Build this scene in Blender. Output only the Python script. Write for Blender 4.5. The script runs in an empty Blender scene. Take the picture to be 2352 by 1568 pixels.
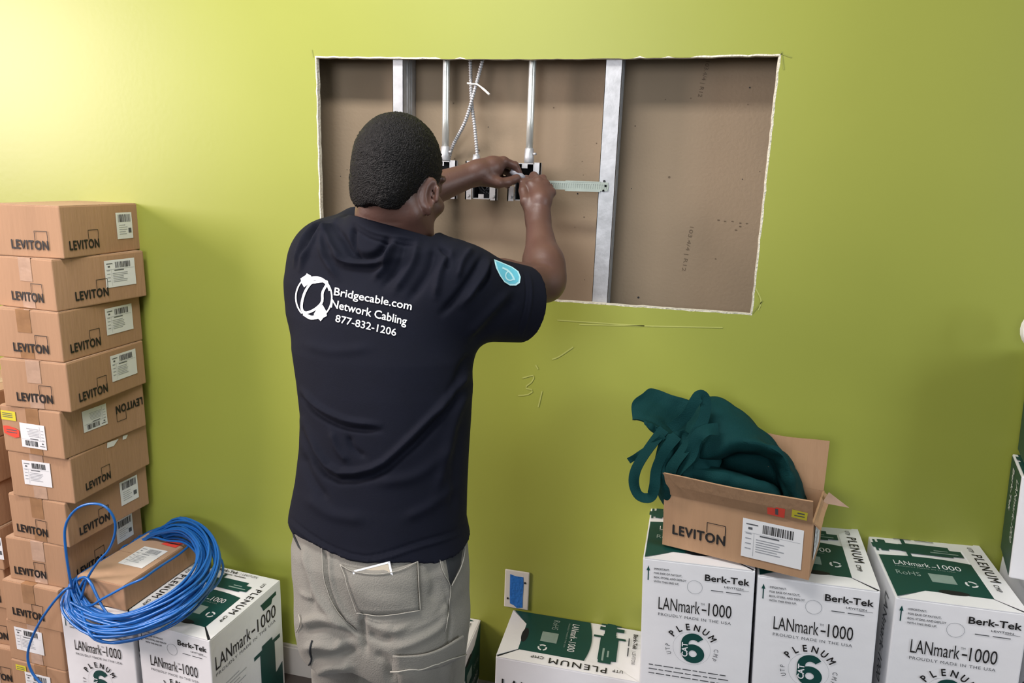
import bpy, bmesh, math, random
import numpy as np
from mathutils import Vector, Matrix
from mathutils.bvhtree import BVHTree

random.seed(7); rng = np.random.default_rng(7)
SC = bpy.context.scene
COL = SC.collection
PI = math.pi

# ------------------------------------------------------------------ camera, world, lights, exposure
F = 1600.0
CR = np.array([[0.97431782, 0.22282014, 0.03249556], [0.08064323, -0.21054312, -0.97425267], [-0.2102414, 0.95185229, -0.22310485]])
CP = np.array([0.91952257, -1.73509136, 1.54191327])
cam = bpy.data.cameras.new('camera'); cam.sensor_width = 36; cam.lens = F / 2352 * 36; cam.clip_start = 0.05
camo = bpy.data.objects.new('camera', cam); COL.objects.link(camo)
m = Matrix.Identity(4)
for i in range(3):
    m[i][0], m[i][1], m[i][2], m[i][3] = CR[0][i], -CR[1][i], -CR[2][i], CP[i]
camo.matrix_world = m; SC.camera = camo

w = bpy.data.worlds.new('world'); SC.world = w; w.use_nodes = True
w.node_tree.nodes['Background'].inputs[0].default_value = (0.75, 0.85, 1, 1)
w.node_tree.nodes['Background'].inputs[1].default_value = 0.6

def area(name, loc, target, sx, sy, power, col, spread=180):
    l = bpy.data.lights.new(name, 'AREA'); l.shape = 'RECTANGLE'; l.size = sx; l.size_y = sy; l.energy = power; l.color = col
    l.spread = math.radians(spread)
    o = bpy.data.objects.new(name, l); COL.objects.link(o); o.location = loc
    o.rotation_euler = (Vector(target) - Vector(loc)).to_track_quat('-Z', 'Y').to_euler()
    return o
RX0, RX1, RY0, RZ = -2.8, 3.7, -3.7, 2.75                      # the room
area('window_light', (RX0 + 0.04, -1.75, 2.08), (RX0 + 1, -1.65, 1.85), 1.0, 1.15, 128, (1.0, 0.86, 0.82))
area('window_light', (RX1 - 0.04, -1.75, 2.02), (RX1 - 1, -1.75, 1.8), 1.1, 1.2, 38, (0.86, 0.94, 1.0))
area('window_light', (0.0, RY0 + 0.04, 2.0), (0.0, RY0 + 1, 1.75), 1.4, 1.0, 48, (0.92, 0.95, 1.0))
area('ceiling_light', (0.1, -1.0, RZ - 0.03), (0.1, -1.0, 0), 1.2, 0.3, 40, (1.0, 0.97, 0.93))
SC.view_settings.view_transform = 'Standard'; SC.view_settings.look = 'None'
SC.view_settings.gamma = 1; SC.view_settings.use_curve_mapping = False
SC.view_settings.exposure = 0.0

# ------------------------------------------------------------------ helpers
def S(h, k=1.0):
    h = h.lstrip('#'); v = [int(h[i:i + 2], 16) / 255 for i in (0, 2, 4)]
    return tuple(k * (x / 12.92 if x <= .04045 else ((x + .055) / 1.055) ** 2.4) for x in v) + (1,)
def ray(px, py): return CR.T @ np.array([(px - 1176) / F, (py - 784) / F, 1.0])
def at(px, py, Y):                                                # the point of a sight line at a given distance y from the wall
    d = ray(px, py); return CP + d * ((Y - CP[1]) / d[1])
def pix(P):
    q = (np.asarray(P) - CP) @ CR.T; return np.stack([1176 + F * q[..., 0] / q[..., 2], 784 + F * q[..., 1] / q[..., 2]], -1)

def mat(name, col, rough=0.6, var=0.0, vscale=8, bump=0.0, bscale=60, metal=0.0, spec=0.5, stretch=(1, 1, 1), detail=3, col2=None, sheen=0, sss=0, bdist=0.01):
    M = bpy.data.materials.new(name); M.use_nodes = True; nt = M.node_tree; N = nt.nodes; L = nt.links
    b = N['Principled BSDF']; b.inputs['Roughness'].default_value = rough; b.inputs['Metallic'].default_value = metal
    b.inputs['Specular IOR Level'].default_value = spec; b.inputs['Base Color'].default_value = col
    if sheen: b.inputs['Sheen Weight'].default_value = sheen
    if sss:
        b.inputs['Subsurface Weight'].default_value = sss; b.inputs['Subsurface Radius'].default_value = (.012, .004, .003); b.inputs['Subsurface Scale'].default_value = 0.5
    if var or bump:
        tc = N.new('ShaderNodeTexCoord'); mp = N.new('ShaderNodeMapping'); mp.inputs['Scale'].default_value = stretch
        L.new(tc.outputs['Object'], mp.inputs['Vector'])
    if var:
        n = N.new('ShaderNodeTexNoise'); n.inputs['Scale'].default_value = vscale; n.inputs['Detail'].default_value = detail
        L.new(mp.outputs[0], n.inputs['Vector'])
        r = N.new('ShaderNodeMapRange'); r.inputs[1].default_value = .3; r.inputs[2].default_value = .7
        L.new(n.outputs[0], r.inputs[0])
        mx = N.new('ShaderNodeMix'); mx.data_type = 'RGBA'
        c2 = col2 or tuple(c * (1 - var) for c in col[:3]) + (1,)
        mx.inputs[6].default_value = col; mx.inputs[7].default_value = c2
        L.new(r.outputs[0], mx.inputs[0]); L.new(mx.outputs[2], b.inputs['Base Color'])
    if bump:
        n2 = N.new('ShaderNodeTexNoise'); n2.inputs['Scale'].default_value = bscale; n2.inputs['Detail'].default_value = 2
        L.new(mp.outputs[0], n2.inputs['Vector'])
        bp = N.new('ShaderNodeBump'); bp.inputs['Strength'].default_value = bump; bp.inputs['Distance'].default_value = bdist
        L.new(n2.outputs[0], bp.inputs['Height']); L.new(bp.outputs[0], b.inputs['Normal'])
    return M

M = dict(
    wall=mat('green_wall_paint', S('#999f44'), 0.42, var=.08, vscale=1.6, bump=.05, bscale=70, spec=.45, bdist=.004),
    white_wall=mat('ceiling_paint', S('#94928d'), 0.7, var=.04, vscale=2),
    grey_wall=mat('grey_wall_paint', S('#474543'), 0.7, var=.04, vscale=2),
    floor=mat('floor_vinyl', S('#3f3633'), 0.5, var=.25, vscale=6, bump=.05),
    base=mat('baseboard_paint', S('#b9b2ac'), 0.5, var=.08),
    gyps=mat('gypsum_edge', S('#e6e0cc'), 0.9, var=.15, vscale=60, bump=.5, bscale=150),
    paper=mat('brown_drywall_paper', S('#94816a'), 0.75, var=.16, vscale=3, bump=.08, bscale=120),
    ink_faint=mat('faint_stamp_ink', S('#6d5c49'), 0.8, var=.3, vscale=90),
    steel=mat('galvanised_steel', S('#bcbdc0'), 0.5, var=.22, vscale=45, metal=.55, bump=.06, bscale=160),
    emt=mat('conduit_steel', S('#d6d8d2'), 0.3, var=.12, vscale=30, metal=.6, stretch=(1, 1, .15)),
    strap=mat('zinc_strap', S('#a3aca3'), 0.5, var=.15, vscale=40, metal=.3),
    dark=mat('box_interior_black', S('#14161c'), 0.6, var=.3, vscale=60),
    zip=mat('white_nylon', S('#e9e6df'), 0.4, var=.05),
    card=mat('brown_cardboard', S('#ae886a'), 0.78, var=.13, vscale=14, bump=.10, bscale=120, stretch=(1, 1, .12), spec=.3),
    card2=mat('brown_cardboard_corrugated', S('#b18c6c'), 0.78, var=.09, vscale=40, bump=.15, bscale=150, stretch=(1, 1, .04), spec=.3),
    card_top=mat('cardboard_flap', S('#b8977c'), 0.7, var=.10, vscale=20, bump=.08, spec=.35),
    tape=mat('brown_packing_tape', S('#a17a58'), 0.25, var=.25, vscale=25, bump=.15, bscale=40, spec=.6),
    tape2=mat('clear_packing_tape', S('#c0a08a'), 0.2, var=.2, vscale=25, bump=.2, bscale=40, spec=.7),
    black=mat('black_ink', S('#1d1a1a'), 0.6, var=.1),
    ink2=mat('grey_ink', S('#55575c'), 0.7, var=.1),
    ink3=mat('light_grey_ink', S('#9a9da3'), 0.7, var=.1),
    white=mat('white_coated_board', S('#eeedf0'), 0.45, var=.05, vscale=10, bump=.06, bscale=50),
    label=mat('white_label_paper', S('#e4e4e6'), 0.5, var=.04),
    green=mat('dark_green_print', S('#0d4540'), 0.45, var=.14, vscale=12),
    red=mat('red_sticker', S('#f0503f'), 0.5, var=.08),
    yellow=mat('yellow_sticker', S('#d8cc3c'), 0.5, var=.08),
    sticker=mat('grey_green_sticker', S('#8fa39c'), 0.5, var=.15, vscale=40),
    cable=mat('blue_cable_jacket', S('#1d68b8'), 0.34, var=.15, vscale=6, spec=.6),
    bag=mat('green_bag_fabric', S('#0d3b3c'), 0.8, var=.18, vscale=10, bump=.22, bscale=400, spec=.15),
    skin=mat('dark_brown_skin', S('#5f4239'), 0.46, var=.14, vscale=14, bump=.10, bscale=180, sss=.05, bdist=.003),
    hair=mat('short_black_hair', S('#080607'), 0.55, var=.45, vscale=160, bump=.6, bscale=420, spec=.22, detail=2, col2=S('#131011')),
    shirt=mat('black_cotton', S('#0a0d1b'), 0.85, var=.12, vscale=30, bump=.08, bscale=500, spec=.18),
    pants=mat('grey_cotton_twill', S('#7d7a73'), 0.85, var=.12, vscale=20, bump=.2, bscale=400, sheen=.1, spec=.3),
    pants_dark=mat('pocket_shade_and_seam', S('#23262a'), 0.9, var=.2),  # near-black for the painted pocket shade, also the dark leg seam
    thread=mat('pale_seam_thread', S('#a09c93'), 0.8, var=.1),
    print=mat('white_shirt_print', S('#f0f0f4'), 0.6, var=.03),
    patch=mat('light_blue_print', S('#63bcd3'), 0.6, var=.08),
    patch2=mat('pale_blue_print', S('#b4e2ec'), 0.6, var=.05),
    shoe=mat('dark_shoe_leather', S('#2b2826'), 0.5, var=.2),
    plate=mat('white_plastic', S('#d9d6cd'), 0.4, var=.04),
    bluetape=mat('blue_masking_tape', S('#1f6fc4'), 0.55, var=.12, vscale=40, bump=.3, bscale=120),
    phone=mat('pale_phone_case', S('#b9ac97'), 0.4, var=.05),
    phone_edge=mat('silver_phone_edge', S('#e6e6ea'), 0.25, metal=.4, var=.03),
    grey=mat('grey_plastic', S('#9c9ba3'), 0.4, var=.08),
    scuff=mat('pale_scuff', S('#b2b660'), 0.6, var=.1),
    pencil=mat('pencil_line', S('#8d9440'), 0.6, var=.1),
)

def link(name, me, parent=None, mats=(), smooth=False):
    o = bpy.data.objects.new(name, me); COL.objects.link(o)
    for q in mats: me.materials.append(q)
    if smooth: me.polygons.foreach_set('use_smooth', [True] * len(me.polygons))
    if parent is not None: o.parent = parent
    return o
def mesh(name, V, Fc, parent=None, mats=(), mi=None, smooth=False):
    me = bpy.data.meshes.new(name); me.from_pydata([tuple(map(float, v)) for v in V], [], [tuple(map(int, f)) for f in Fc]); me.update()
    o = link(name, me, parent, mats, smooth)
    if mi is not None: me.polygons.foreach_set('material_index', np.array(mi, dtype=np.int32))
    return o
def tag(o, label, cat, group=None):
    o['label'] = label; o['category'] = cat
    if group: o['group'] = group
    return o
def struct(o): o['kind'] = 'structure'; return o
def empty(name, loc=(0, 0, 0)):
    o = bpy.data.objects.new(name, None); COL.objects.link(o); o.location = loc; o.empty_display_size = .05; return o

class MB:
    """collects polygons of one part"""
    def __init__(s): s.V = []; s.F = []; s.mi = []
    def poly(s, P, mi=0):
        b = len(s.V); s.V += [tuple(map(float, p)) for p in P]; s.F.append(tuple(range(b, b + len(P)))); s.mi.append(mi)
    def box(s, lo, hi, mi=0, mtx=None):
        x0, y0, z0 = lo; x1, y1, z1 = hi; b = len(s.V)
        P = [(x0, y0, z0), (x1, y0, z0), (x1, y1, z0), (x0, y1, z0), (x0, y0, z1), (x1, y0, z1), (x1, y1, z1), (x0, y1, z1)]
        if mtx is not None: P = [tuple(mtx @ Vector(p)) for p in P]
        s.V += P
        for f in ((0, 3, 2, 1), (4, 5, 6, 7), (0, 1, 5, 4), (1, 2, 6, 5), (2, 3, 7, 6), (3, 0, 4, 7)):
            s.F.append(tuple(b + i for i in f)); s.mi.append(mi)
    def tube(s, P, r, n=8, mi=0, closed=False, caps=True):
        P = np.array(P, float); k = len(P); r = np.broadcast_to(np.asarray(r, float), (k,))
        T = np.gradient(P, axis=0) if not closed else np.roll(P, -1, 0) - np.roll(P, 1, 0)
        T /= np.linalg.norm(T, axis=1)[:, None] + 1e-12
        u = np.cross(T[0], [0.3, 0.2, 1.0]); u /= np.linalg.norm(u); b = len(s.V)
        for i in range(k):
            u = u - T[i] * (u @ T[i]); u /= np.linalg.norm(u) + 1e-12; v = np.cross(T[i], u)
            for j in range(n):
                a = 2 * PI * j / n; s.V.append(tuple(P[i] + r[i] * (math.cos(a) * u + math.sin(a) * v)))
        for i in range(k if closed else k - 1):
            i2 = (i + 1) % k
            for j in range(n):
                j2 = (j + 1) % n; s.F.append((b + i * n + j, b + i * n + j2, b + i2 * n + j2, b + i2 * n + j)); s.mi.append(mi)
        if caps and not closed:
            s.F.append(tuple(b + j for j in range(n))[::-1]); s.mi.append(mi)
            s.F.append(tuple(b + (k - 1) * n + j for j in range(n))); s.mi.append(mi)
    def build(s, name, mats, parent=None, smooth=False):
        return mesh(name, s.V, s.F, parent, mats if isinstance(mats, (list, tuple)) else [mats], s.mi, smooth)

def bevel(o, w, seg=2):
    b = o.modifiers.new('bevel', 'BEVEL'); b.width = w; b.segments = seg; b.limit_method = 'ANGLE'; return o
def spline(P, n):
    """smooth curve through points"""
    P = np.array(P, float); t = np.zeros(len(P)); t[1:] = np.cumsum(np.linalg.norm(np.diff(P, axis=0), axis=1) ** .5 + 1e-9)
    out = []
    Pe = np.vstack([2 * P[0] - P[1], P, 2 * P[-1] - P[-2]])
    for s in np.linspace(0, t[-1], n):
        i = min(max(np.searchsorted(t, s, 'right') - 1, 0), len(P) - 2); u = (s - t[i]) / (t[i + 1] - t[i])
        a, b, c, d = Pe[i:i + 4]
        out.append(.5 * (2 * b + (c - a) * u + (2 * a - 5 * b + 4 * c - d) * u * u + (3 * b - a - 3 * c + d) * u ** 3))
    return np.array(out)

# ---- lettering: glyph outlines of the built-in font as flat polygons
_txt = {}
def glyphs(s, bold=0.0, spacing=1.0):
    key = (s, bold, spacing)
    if key not in _txt:
        c = bpy.data.curves.new('t', 'FONT'); c.body = s; c.size = 1; c.resolution_u = 3; c.offset = bold; c.space_character = spacing; c.fill_mode = 'FRONT'
        o = bpy.data.objects.new('t', c); COL.objects.link(o)
        me = bpy.data.meshes.new_from_object(o)
        V = np.array([v.co[:2] for v in me.vertices]).reshape(-1, 2); Fc = [tuple(p.vertices) for p in me.polygons]
        bpy.data.objects.remove(o); bpy.data.curves.remove(c); bpy.data.meshes.remove(me)
        _txt[key] = (V, Fc)
    return _txt[key]
CAP = glyphs('H')[0][:, 1].max()

class Print:
    """flat print in face coordinates: u right, v up, layers stacked a hair apart"""
    def __init__(s): s.P = []; s.subs = []                     # (verts Nx2, faces, material, layer)
    def poly(s, pts, m, layer=0): s.P.append((np.array(pts, float), [tuple(range(len(pts)))], m, layer))
    def rect(s, x0, y0, x1, y1, m, layer=0): s.poly([(x0, y0), (x1, y0), (x1, y1), (x0, y1)], m, layer)
    def text(s, t, x, y, cap, m, width=None, rot=0, layer=2, bold=0.0, align='l', xs=1.0, spacing=1.0):
        V, Fc = glyphs(t, 0.0, spacing); V = V.copy()
        V[:, 0] -= V[:, 0].min(); sc = cap / CAP; V[:, 1] *= sc
        V[:, 0] *= (width / max(V[:, 0].max(), 1e-6)) if width else sc * xs
        wd = V[:, 0].max()
        if bold > .006:
            e = bold * cap * 1.1; reps = ((e, 0), (-e, 0), (0, e), (0, -e))
        else: reps = ((0, 0),)
        if align == 'c': V[:, 0] -= wd / 2
        if align == 'r': V[:, 0] -= wd
        c, sn = math.cos(rot), math.sin(rot)
        for k, d_ in enumerate(reps): s.P.append(((V + d_) @ np.array([[c, sn], [-sn, c]]) + [x, y], Fc, m, layer + .2 * k))
    def ring(s, x, y, r0, r1, m, layer=1, n=28, a0=0, a1=2 * PI, sy=1.0):
        V = []; Fc = []
        for i in range(n + 1):
            a = a0 + (a1 - a0) * i / n
            V += [(x + r0 * math.cos(a), y + sy * r0 * math.sin(a)), (x + r1 * math.cos(a), y + sy * r1 * math.sin(a))]
            if i: Fc.append((2 * i - 2, 2 * i - 1, 2 * i + 1, 2 * i))
        s.P.append((np.array(V), Fc, m, layer))
    def line(s, pts, wd, m, layer=1):
        pts = np.array(pts, float); wd = np.broadcast_to(np.asarray(wd, float), (len(pts),)); T = np.gradient(pts, axis=0); T /= np.linalg.norm(T, axis=1)[:, None] + 1e-12
        N = np.stack([-T[:, 1], T[:, 0]], 1) * wd[:, None] / 2
        V = np.empty((2 * len(pts), 2)); V[0::2] = pts - N; V[1::2] = pts + N
        s.P.append((V, [(2 * i, 2 * i + 2, 2 * i + 3, 2 * i + 1) for i in range(len(pts) - 1)], m, layer))
    def arc_text(s, t, x, y, r, cap, m, amid, step, bold=0.0, xs=1.0, layer=2):
        n = len(t)
        for i, ch in enumerate(t):
            if ch == ' ': continue
            a = amid - (i - (n - 1) / 2) * step
            s.text(ch, x + r * math.cos(a), y + r * math.sin(a), cap, m, rot=a - PI / 2, bold=bold, align='c', xs=xs, layer=layer)
    def build(s, name, o, u, v, parent=None, off=0.0006, flip=False):
        o, u, v = np.array(o, float), np.array(u, float), np.array(v, float); n = np.cross(u, v)
        V = []; Fc = []; mi = []; mats = []
        for zi, (P, f, mm, la) in enumerate(s.P):
            if mm not in mats: mats.append(mm)
            b = len(V); k = mats.index(mm)
            V += [tuple(o + u * p[0] + v * p[1] + n * (off + .0004 * la + 8e-6 * zi)) for p in P]
            for q in f: Fc.append(tuple(b + i for i in q)); mi.append(k)
        ob = mesh(name, V, Fc, parent, mats, mi) if V else None
        for nm, q in s.subs: q.build(nm, o, u, v, parent, off + .0003)
        return ob

# ------------------------------------------------------------------ structure
HW, HT, HB = 1.12, 1.8348, 1.2523                                 # the cut-out: x 0..HW, z HB..HT
def wall_back():
    def edge(n, a, b): return [np.array(a) + (np.array(b) - np.array(a)) * i / n for i in range(n)]
    inn = edge(70, (0, HT), (HW, HT - .004)) + edge(36, (HW, HT - .004), (HW + .002, HB)) + edge(70, (HW + .002, HB), (0, HB)) + edge(36, (0, HB), (0, HT))
    inn = np.array(inn); n = len(inn); c = np.array([HW / 2, (HT + HB) / 2])
    j = rng.normal(0, .0005, (n, 2)); inn = inn + j
    # slight upward bow of the hand-cut top edge
    top = inn[:, 1] > HT - .01; inn[top, 1] += -.004 * np.sin(inn[top, 0] / HW * PI) + .003 * (inn[top, 0] / HW) ** 4
    out = []
    for p in inn:
        d = p - c; d2 = np.sign(d) * (np.abs(d) / np.array([HW / 2, (HT - HB) / 2]) > .985)
        out.append(p + d2 * (.0030 + abs(rng.normal(0, .0007))))
    out = np.array(out)
    B = np.array([[RX0, RX1], [0.0, RZ]])
    far = []
    for p in out:
        d = p - c; t = min(((B[0, 1] if d[0] > 0 else B[0, 0]) - c[0]) / d[0] if abs(d[0]) > 1e-9 else 1e9, ((B[1, 1] if d[1] > 0 else B[1, 0]) - c[1]) / d[1] if abs(d[1]) > 1e-9 else 1e9)
        far.append(c + d * t)
    far = np.array(far)
    V = [(p[0], 0, p[1]) for p in far] + [(p[0], 0, p[1]) for p in out] + [(p[0], -.0006, p[1]) for p in inn] + [(p[0], .015, p[1]) for p in inn]
    Fc = []; mi = []
    for i in range(n):
        k = (i + 1) % n
        Fc.append((i, k, n + k, n + i)); mi.append(0)
        Fc.append((n + i, n + k, 2 * n + k, 2 * n + i)); mi.append(1)
        Fc.append((2 * n + i, 2 * n + k, 3 * n + k, 3 * n + i)); mi.append(1)
    # the four far corners that the radial strips cut off
    cor = [(RX0, RZ), (RX1, RZ), (RX1, 0), (RX0, 0)]
    for cx, cz in cor:
        b = len(V); V.append((cx, 0, cz))
        for i in range(n):
            k = (i + 1) % n; p, q = far[i], far[k]
            if (abs(p[0] - q[0]) > 1e-6 and abs(p[1] - q[1]) > 1e-6) and abs((p + q)[0] / 2 - cx) < 1.2 and abs((p + q)[1] / 2 - cz) < 1.2:
                Fc.append((k, i, b)); mi.append(0)
    o = mesh('wall_back', V, Fc, None, [M['wall'], M['gyps']], mi); struct(o)
    return o
wall = wall_back()
# scuffs and pencil marks on the paint
def wp(px, py, Y=-.0012): return at(px, py, Y)
sc = MB()
def stroke(pts, wd, mi):
    P = spline([wp(*p) for p in pts], 12 if len(pts) > 2 else 3); T = np.gradient(P, axis=0); T /= np.linalg.norm(T, axis=1)[:, None] + 1e-9
    for i in range(len(P) - 1):
        a, b = np.cross(T[i], [0, 1, 0]) * wd / 2, np.cross(T[i + 1], [0, 1, 0]) * wd / 2
        sc.poly([P[i] - a, P[i + 1] - b, P[i + 1] + b, P[i] + a], mi)
for s_ in ([(1268, 825), (1285, 818), (1316, 797)], [(1200, 868), (1225, 862), (1222, 876), (1206, 890), (1224, 896), (1212, 906), (1190, 908)], [(1245, 898), (1236, 935)], [(1230, 838), (1236, 848)]):
    stroke(s_, .0035, 0)
for s_ in ([(1280, 735), (1480, 748)], [(1330, 745), (1660, 752)], [(1735, 660), (1748, 690), (1742, 712)]): stroke(s_, .0028, 0)
for s_ in ([(716, 114), (722, 700)][:1] + [(719, 132)], [(1790, 122), (1818, 132)], [(1795, 118), (1800, 160)], [(1728, 720), (1752, 690)]): stroke(s_, .0022, 1)
sc.build('wall_scuff', [M['scuff'], M['pencil']], wall)

fl = MB(); fl.box((RX0 - .15, RY0 - .15, -.1), (RX1 + .15, .3, 0)); struct(fl.build('floor', M['floor']))
ce = MB(); ce.box((RX0 - .15, RY0 - .15, RZ), (RX1 + .15, .3, RZ + .1)); struct(ce.build('ceiling', M['white_wall']))
def side_wall(name, x0, x1, y0, y1, ya, yb, za, zb):
    b = MB()
    if abs(x1 - x0) < abs(y1 - y0):
        for q in (((x0, y0, 0), (x1, y1, za)), ((x0, y0, zb), (x1, y1, RZ)), ((x0, y0, za), (x1, ya, zb)), ((x0, yb, za), (x1, y1, zb))): b.box(*q)
    else:
        for q in (((x0, y0, 0), (x1, y1, za)), ((x0, y0, zb), (x1, y1, RZ)), ((x0, y0, za), (ya, y1, zb)), ((yb, y0, za), (x1, y1, zb))): b.box(*q)
    struct(b.build(name, M['grey_wall']))
side_wall('wall_left', RX0 - .14, RX0, RY0, .0, -2.4, -1.1, 1.4, 2.5)
side_wall('wall_right', RX1, RX1 + .14, RY0, .0, -2.5, -1.0, 1.2, 2.5)
side_wall('wall_front', RX0 - .14, RX1 + .14, RY0 - .14, RY0, -.75, .75, 1.4, 2.5)
def window(name, c, sx, sy, sz, along):
    b = MB(); x, y, z = c
    for t in (-.5, 0, .5):
        if along == 'y': b.box((x - .03, y + t * sy - .025, z - sz / 2), (x + .03, y + t * sy + .025, z + sz / 2))
        else: b.box((x + t * sx - .025, y - .03, z - sz / 2), (x + t * sx + .025, y + .03, z + sz / 2))
    for t in (-.5, .5):
        if along == 'y': b.box((x - .03, y - sy / 2, z + t * sz - .025), (x + .03, y + sy / 2, z + t * sz + .025))
        else: b.box((x - sx / 2, y - .03, z + t * sz - .025), (x + sx / 2, y + .03, z + t * sz + .025))
    struct(b.build(name, M['plate']))
window('window_1', (RX0 - .08, -1.75, 1.95), 0, 1.25, 1.05, 'y')
window('window_2', (RX1 + .08, -1.75, 1.85), 0, 1.45, 1.25, 'y')
window('window_3', (0.0, RY0 - .08, 1.95), 1.45, 0, 1.05, 'x')
bb = MB(); bb.box((RX0, -.012, 0), (RX1, -.0005, .095)); bb.box((RX0, -.009, .095), (RX1, -.0005, .102)); struct(bb.build('baseboard_back', M['base']))

# inside of the cut-out: brown back of the far drywall, studs, conduits, boxes
YB = .015 + .092
b = MB(); b.box((-.45, YB, .9), (HW + .5, YB + .013, 2.2)); back = struct(b.build('wall_cavity', M['paper']))
b = MB(); b.box((-.46, .016, .88), (HW + .51, YB + .013, .9)); b.box((-.46, .016, 2.2), (HW + .51, YB + .013, 2.22)); b.box((-.46, .016, .9), (-.45, YB, 2.2)); b.box((HW + .5, .016, .9), (HW + .51, YB, 2.2))
struct(b.build('trim_1', M['paper']))
pr = Print()
def stamp(t, px, py, px2, py2, cap):
    a, e = at(px, py, YB), at(px2, py2, YB); d = e - a; pr.text(t, a[0], a[2], cap, M['ink_faint'], width=float(np.hypot(d[0], d[2])), rot=math.atan2(d[2], d[0]), layer=0)
stamp('103.4/4 | R12', 1585, 520, 1566, 622, .009); stamp('103.4/4 | R12', 1622, 140, 1603, 222, .009)
for k in range(46):
    px, py = random.uniform(760, 1760), random.uniform(160, 690); p = at(px, py, YB); r = random.choice((.0012, .0015, .002, .003)); pr.ring(p[0], p[2], 0, r, M['ink_faint'] if k % 3 else M['dark'], n=7, layer=0)
for px, py in [(1650, 505), (1665, 508), (1682, 508), (1700, 512), (1715, 513), (1700, 520), (1690, 528)]:
    p = at(px, py, YB); pr.ring(p[0], p[2], 0, .003, M['ink_faint'], n=7, layer=0, sy=.5)
pr.build('stamped_print', (0, YB, 0), (1, 0, 0), (0, 0, 1), back)

def stud(x0, x1, lab):
    y0, y1 = .0155, YB - .001; z0, z1 = .9, 2.2; t = .0012
    b = MB(); b.box((x0, y0, z0), (x1, y0 + t, z1)); b.box((x1 - t, y0, z0), (x1, y1, z1)); b.box((x0, y1 - t, z0), (x1, y1, z1))
    b.box((x0, y0, z0), (x0 + t, y0 + .008, z1)); b.box((x0, y1 - .008, z0), (x0 + t, y1, z1))
    for q in (-.15, .0, .15): b.box((x1, (y0 + y1) / 2 + q * .1 - .003, z0), (x1 + .0015, (y0 + y1) / 2 + q * .1 + .003, z1))
    o = b.build('metal_stud', M['steel']); tag(o, lab, 'stud', 'steel studs in the wall cavity'); return o
s1 = stud(.201, .229, 'steel wall stud behind the head, left of the conduits')
s2 = stud(.737, .776, 'steel wall stud right of the electrical boxes with a strap screwed on')
b = MB()
for px, py in ((1388, 416), (1391, 427), (1386, 438)): p = at(px, py, .0145); b.tube([p, p + [0, -.002, 0]], .003, 8)
b.build('screw', M['dark'], s2)

def conduit(px, ztop, zbot, lab, y=.045):
    x = at(px, 260, y)[0]; r = .0092
    b = MB(); b.tube([(x, y, z) for z in (zbot, 1.7, 1.9, ztop)], r, 16); o = b.build('conduit_pipe', M['emt'], None, True)
    b = MB(); b.tube([(x, y, zbot - .012), (x, y, zbot + .002), (x, y, zbot + .022), (x, y, zbot + .024)], [.0125, .0125, .0112, .0095], 14); b.tube([(x + .012, y - .006, zbot + .01), (x + .019, y - .010, zbot + .01)], .0032, 8)
    c_ = b.build('connector', M['steel'], o, True); tag(o, lab, 'pipe', 'conduits'); return x
ZB0, ZB1 = 1.497, 1.588
xA = conduit(1024, 2.18, ZB1 + .014, 'straight steel conduit pipe nearest the head')
xC = conduit(1219, 2.18, ZB1 + .014, 'straight steel conduit pipe above the right hand')
def ebox(xc, lab):
    """a gang box: steel shell open to the room, plaster ears and device tabs"""
    hw = .024; y0, y1 = .006, .066
    o = empty('electrical_box', (xc, .03, ZB0))
    def bld(nm, bm_, m_):
        bm_.V = [(v[0] - xc, v[1] - .03, v[2] - ZB0) for v in bm_.V]; return bm_.build(nm, m_, o)
    b = MB(); t = .002
    b.box((xc - hw, y0, ZB0), (xc - hw + t, y1, ZB1)); b.box((xc + hw - t, y0, ZB0), (xc + hw, y1, ZB1)); b.box((xc - hw, y0, ZB0), (xc + hw, y1, ZB0 + t)); b.box((xc - hw, y0, ZB1 - t), (xc + hw, y1, ZB1))
    bld('shell', b, M['steel'])
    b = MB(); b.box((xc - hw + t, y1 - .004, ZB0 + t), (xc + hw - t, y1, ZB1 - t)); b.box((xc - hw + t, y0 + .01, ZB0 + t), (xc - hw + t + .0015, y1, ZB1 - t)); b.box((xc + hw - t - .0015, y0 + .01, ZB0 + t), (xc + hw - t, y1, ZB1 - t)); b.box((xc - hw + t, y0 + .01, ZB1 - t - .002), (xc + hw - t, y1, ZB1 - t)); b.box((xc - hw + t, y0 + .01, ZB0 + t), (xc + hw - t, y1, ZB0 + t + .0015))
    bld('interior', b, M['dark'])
    for s in (-1, 1):
        for zz in (ZB0 - .002, ZB1 - .034):
            b = MB(); xa, xb = sorted((xc + s * (hw + .001), xc + s * (hw + .017)))
            b.box((xa, y0 - .004, zz), (xb, y0 - .0015, zz + .036)); b.box((xb - .003 if s > 0 else xa, y0 - .004, zz), (xb if s > 0 else xa + .003, y0 + .012, zz + .036))
            b.tube([((xa + xb) / 2, y0 - .0045, zz + .01), ((xa + xb) / 2, y0 - .007, zz + .01)], .0035, 8)
            bld('mounting_ear', b, M['steel'])
    for zz in (ZB0 + .002, ZB1 - .012):
        b = MB(); b.box((xc - .007, y0, zz), (xc + .007, y0 + .002, zz + .010)); bld('device_tab', b, M['steel'])
    # folded wires in the back
    b = MB()
    for k in range(3):
        q = [(xc + random.uniform(-.016, .016), random.uniform(.03, .05), ZB0 + z) for z in (.012, .03, .045, .03, .014)]; b.tube(spline(q, 14), .0017, 6)
    bld('wire', b, M['dark'])
    tag(o, lab, 'box', 'electrical boxes in the wall'); return o
ebox(xA + .002, 'steel electrical box nearest the head, half hidden by the left forearm')
ebox(at(1105, 440, .006)[0], 'steel electrical box in the middle of three, below the left forearm')
ebox(at(1203, 440, .006)[0], 'steel electrical box the hands are working on')
b = MB(); zs = 1.537
xS = at(1225, 420, .02)[0]
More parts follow.
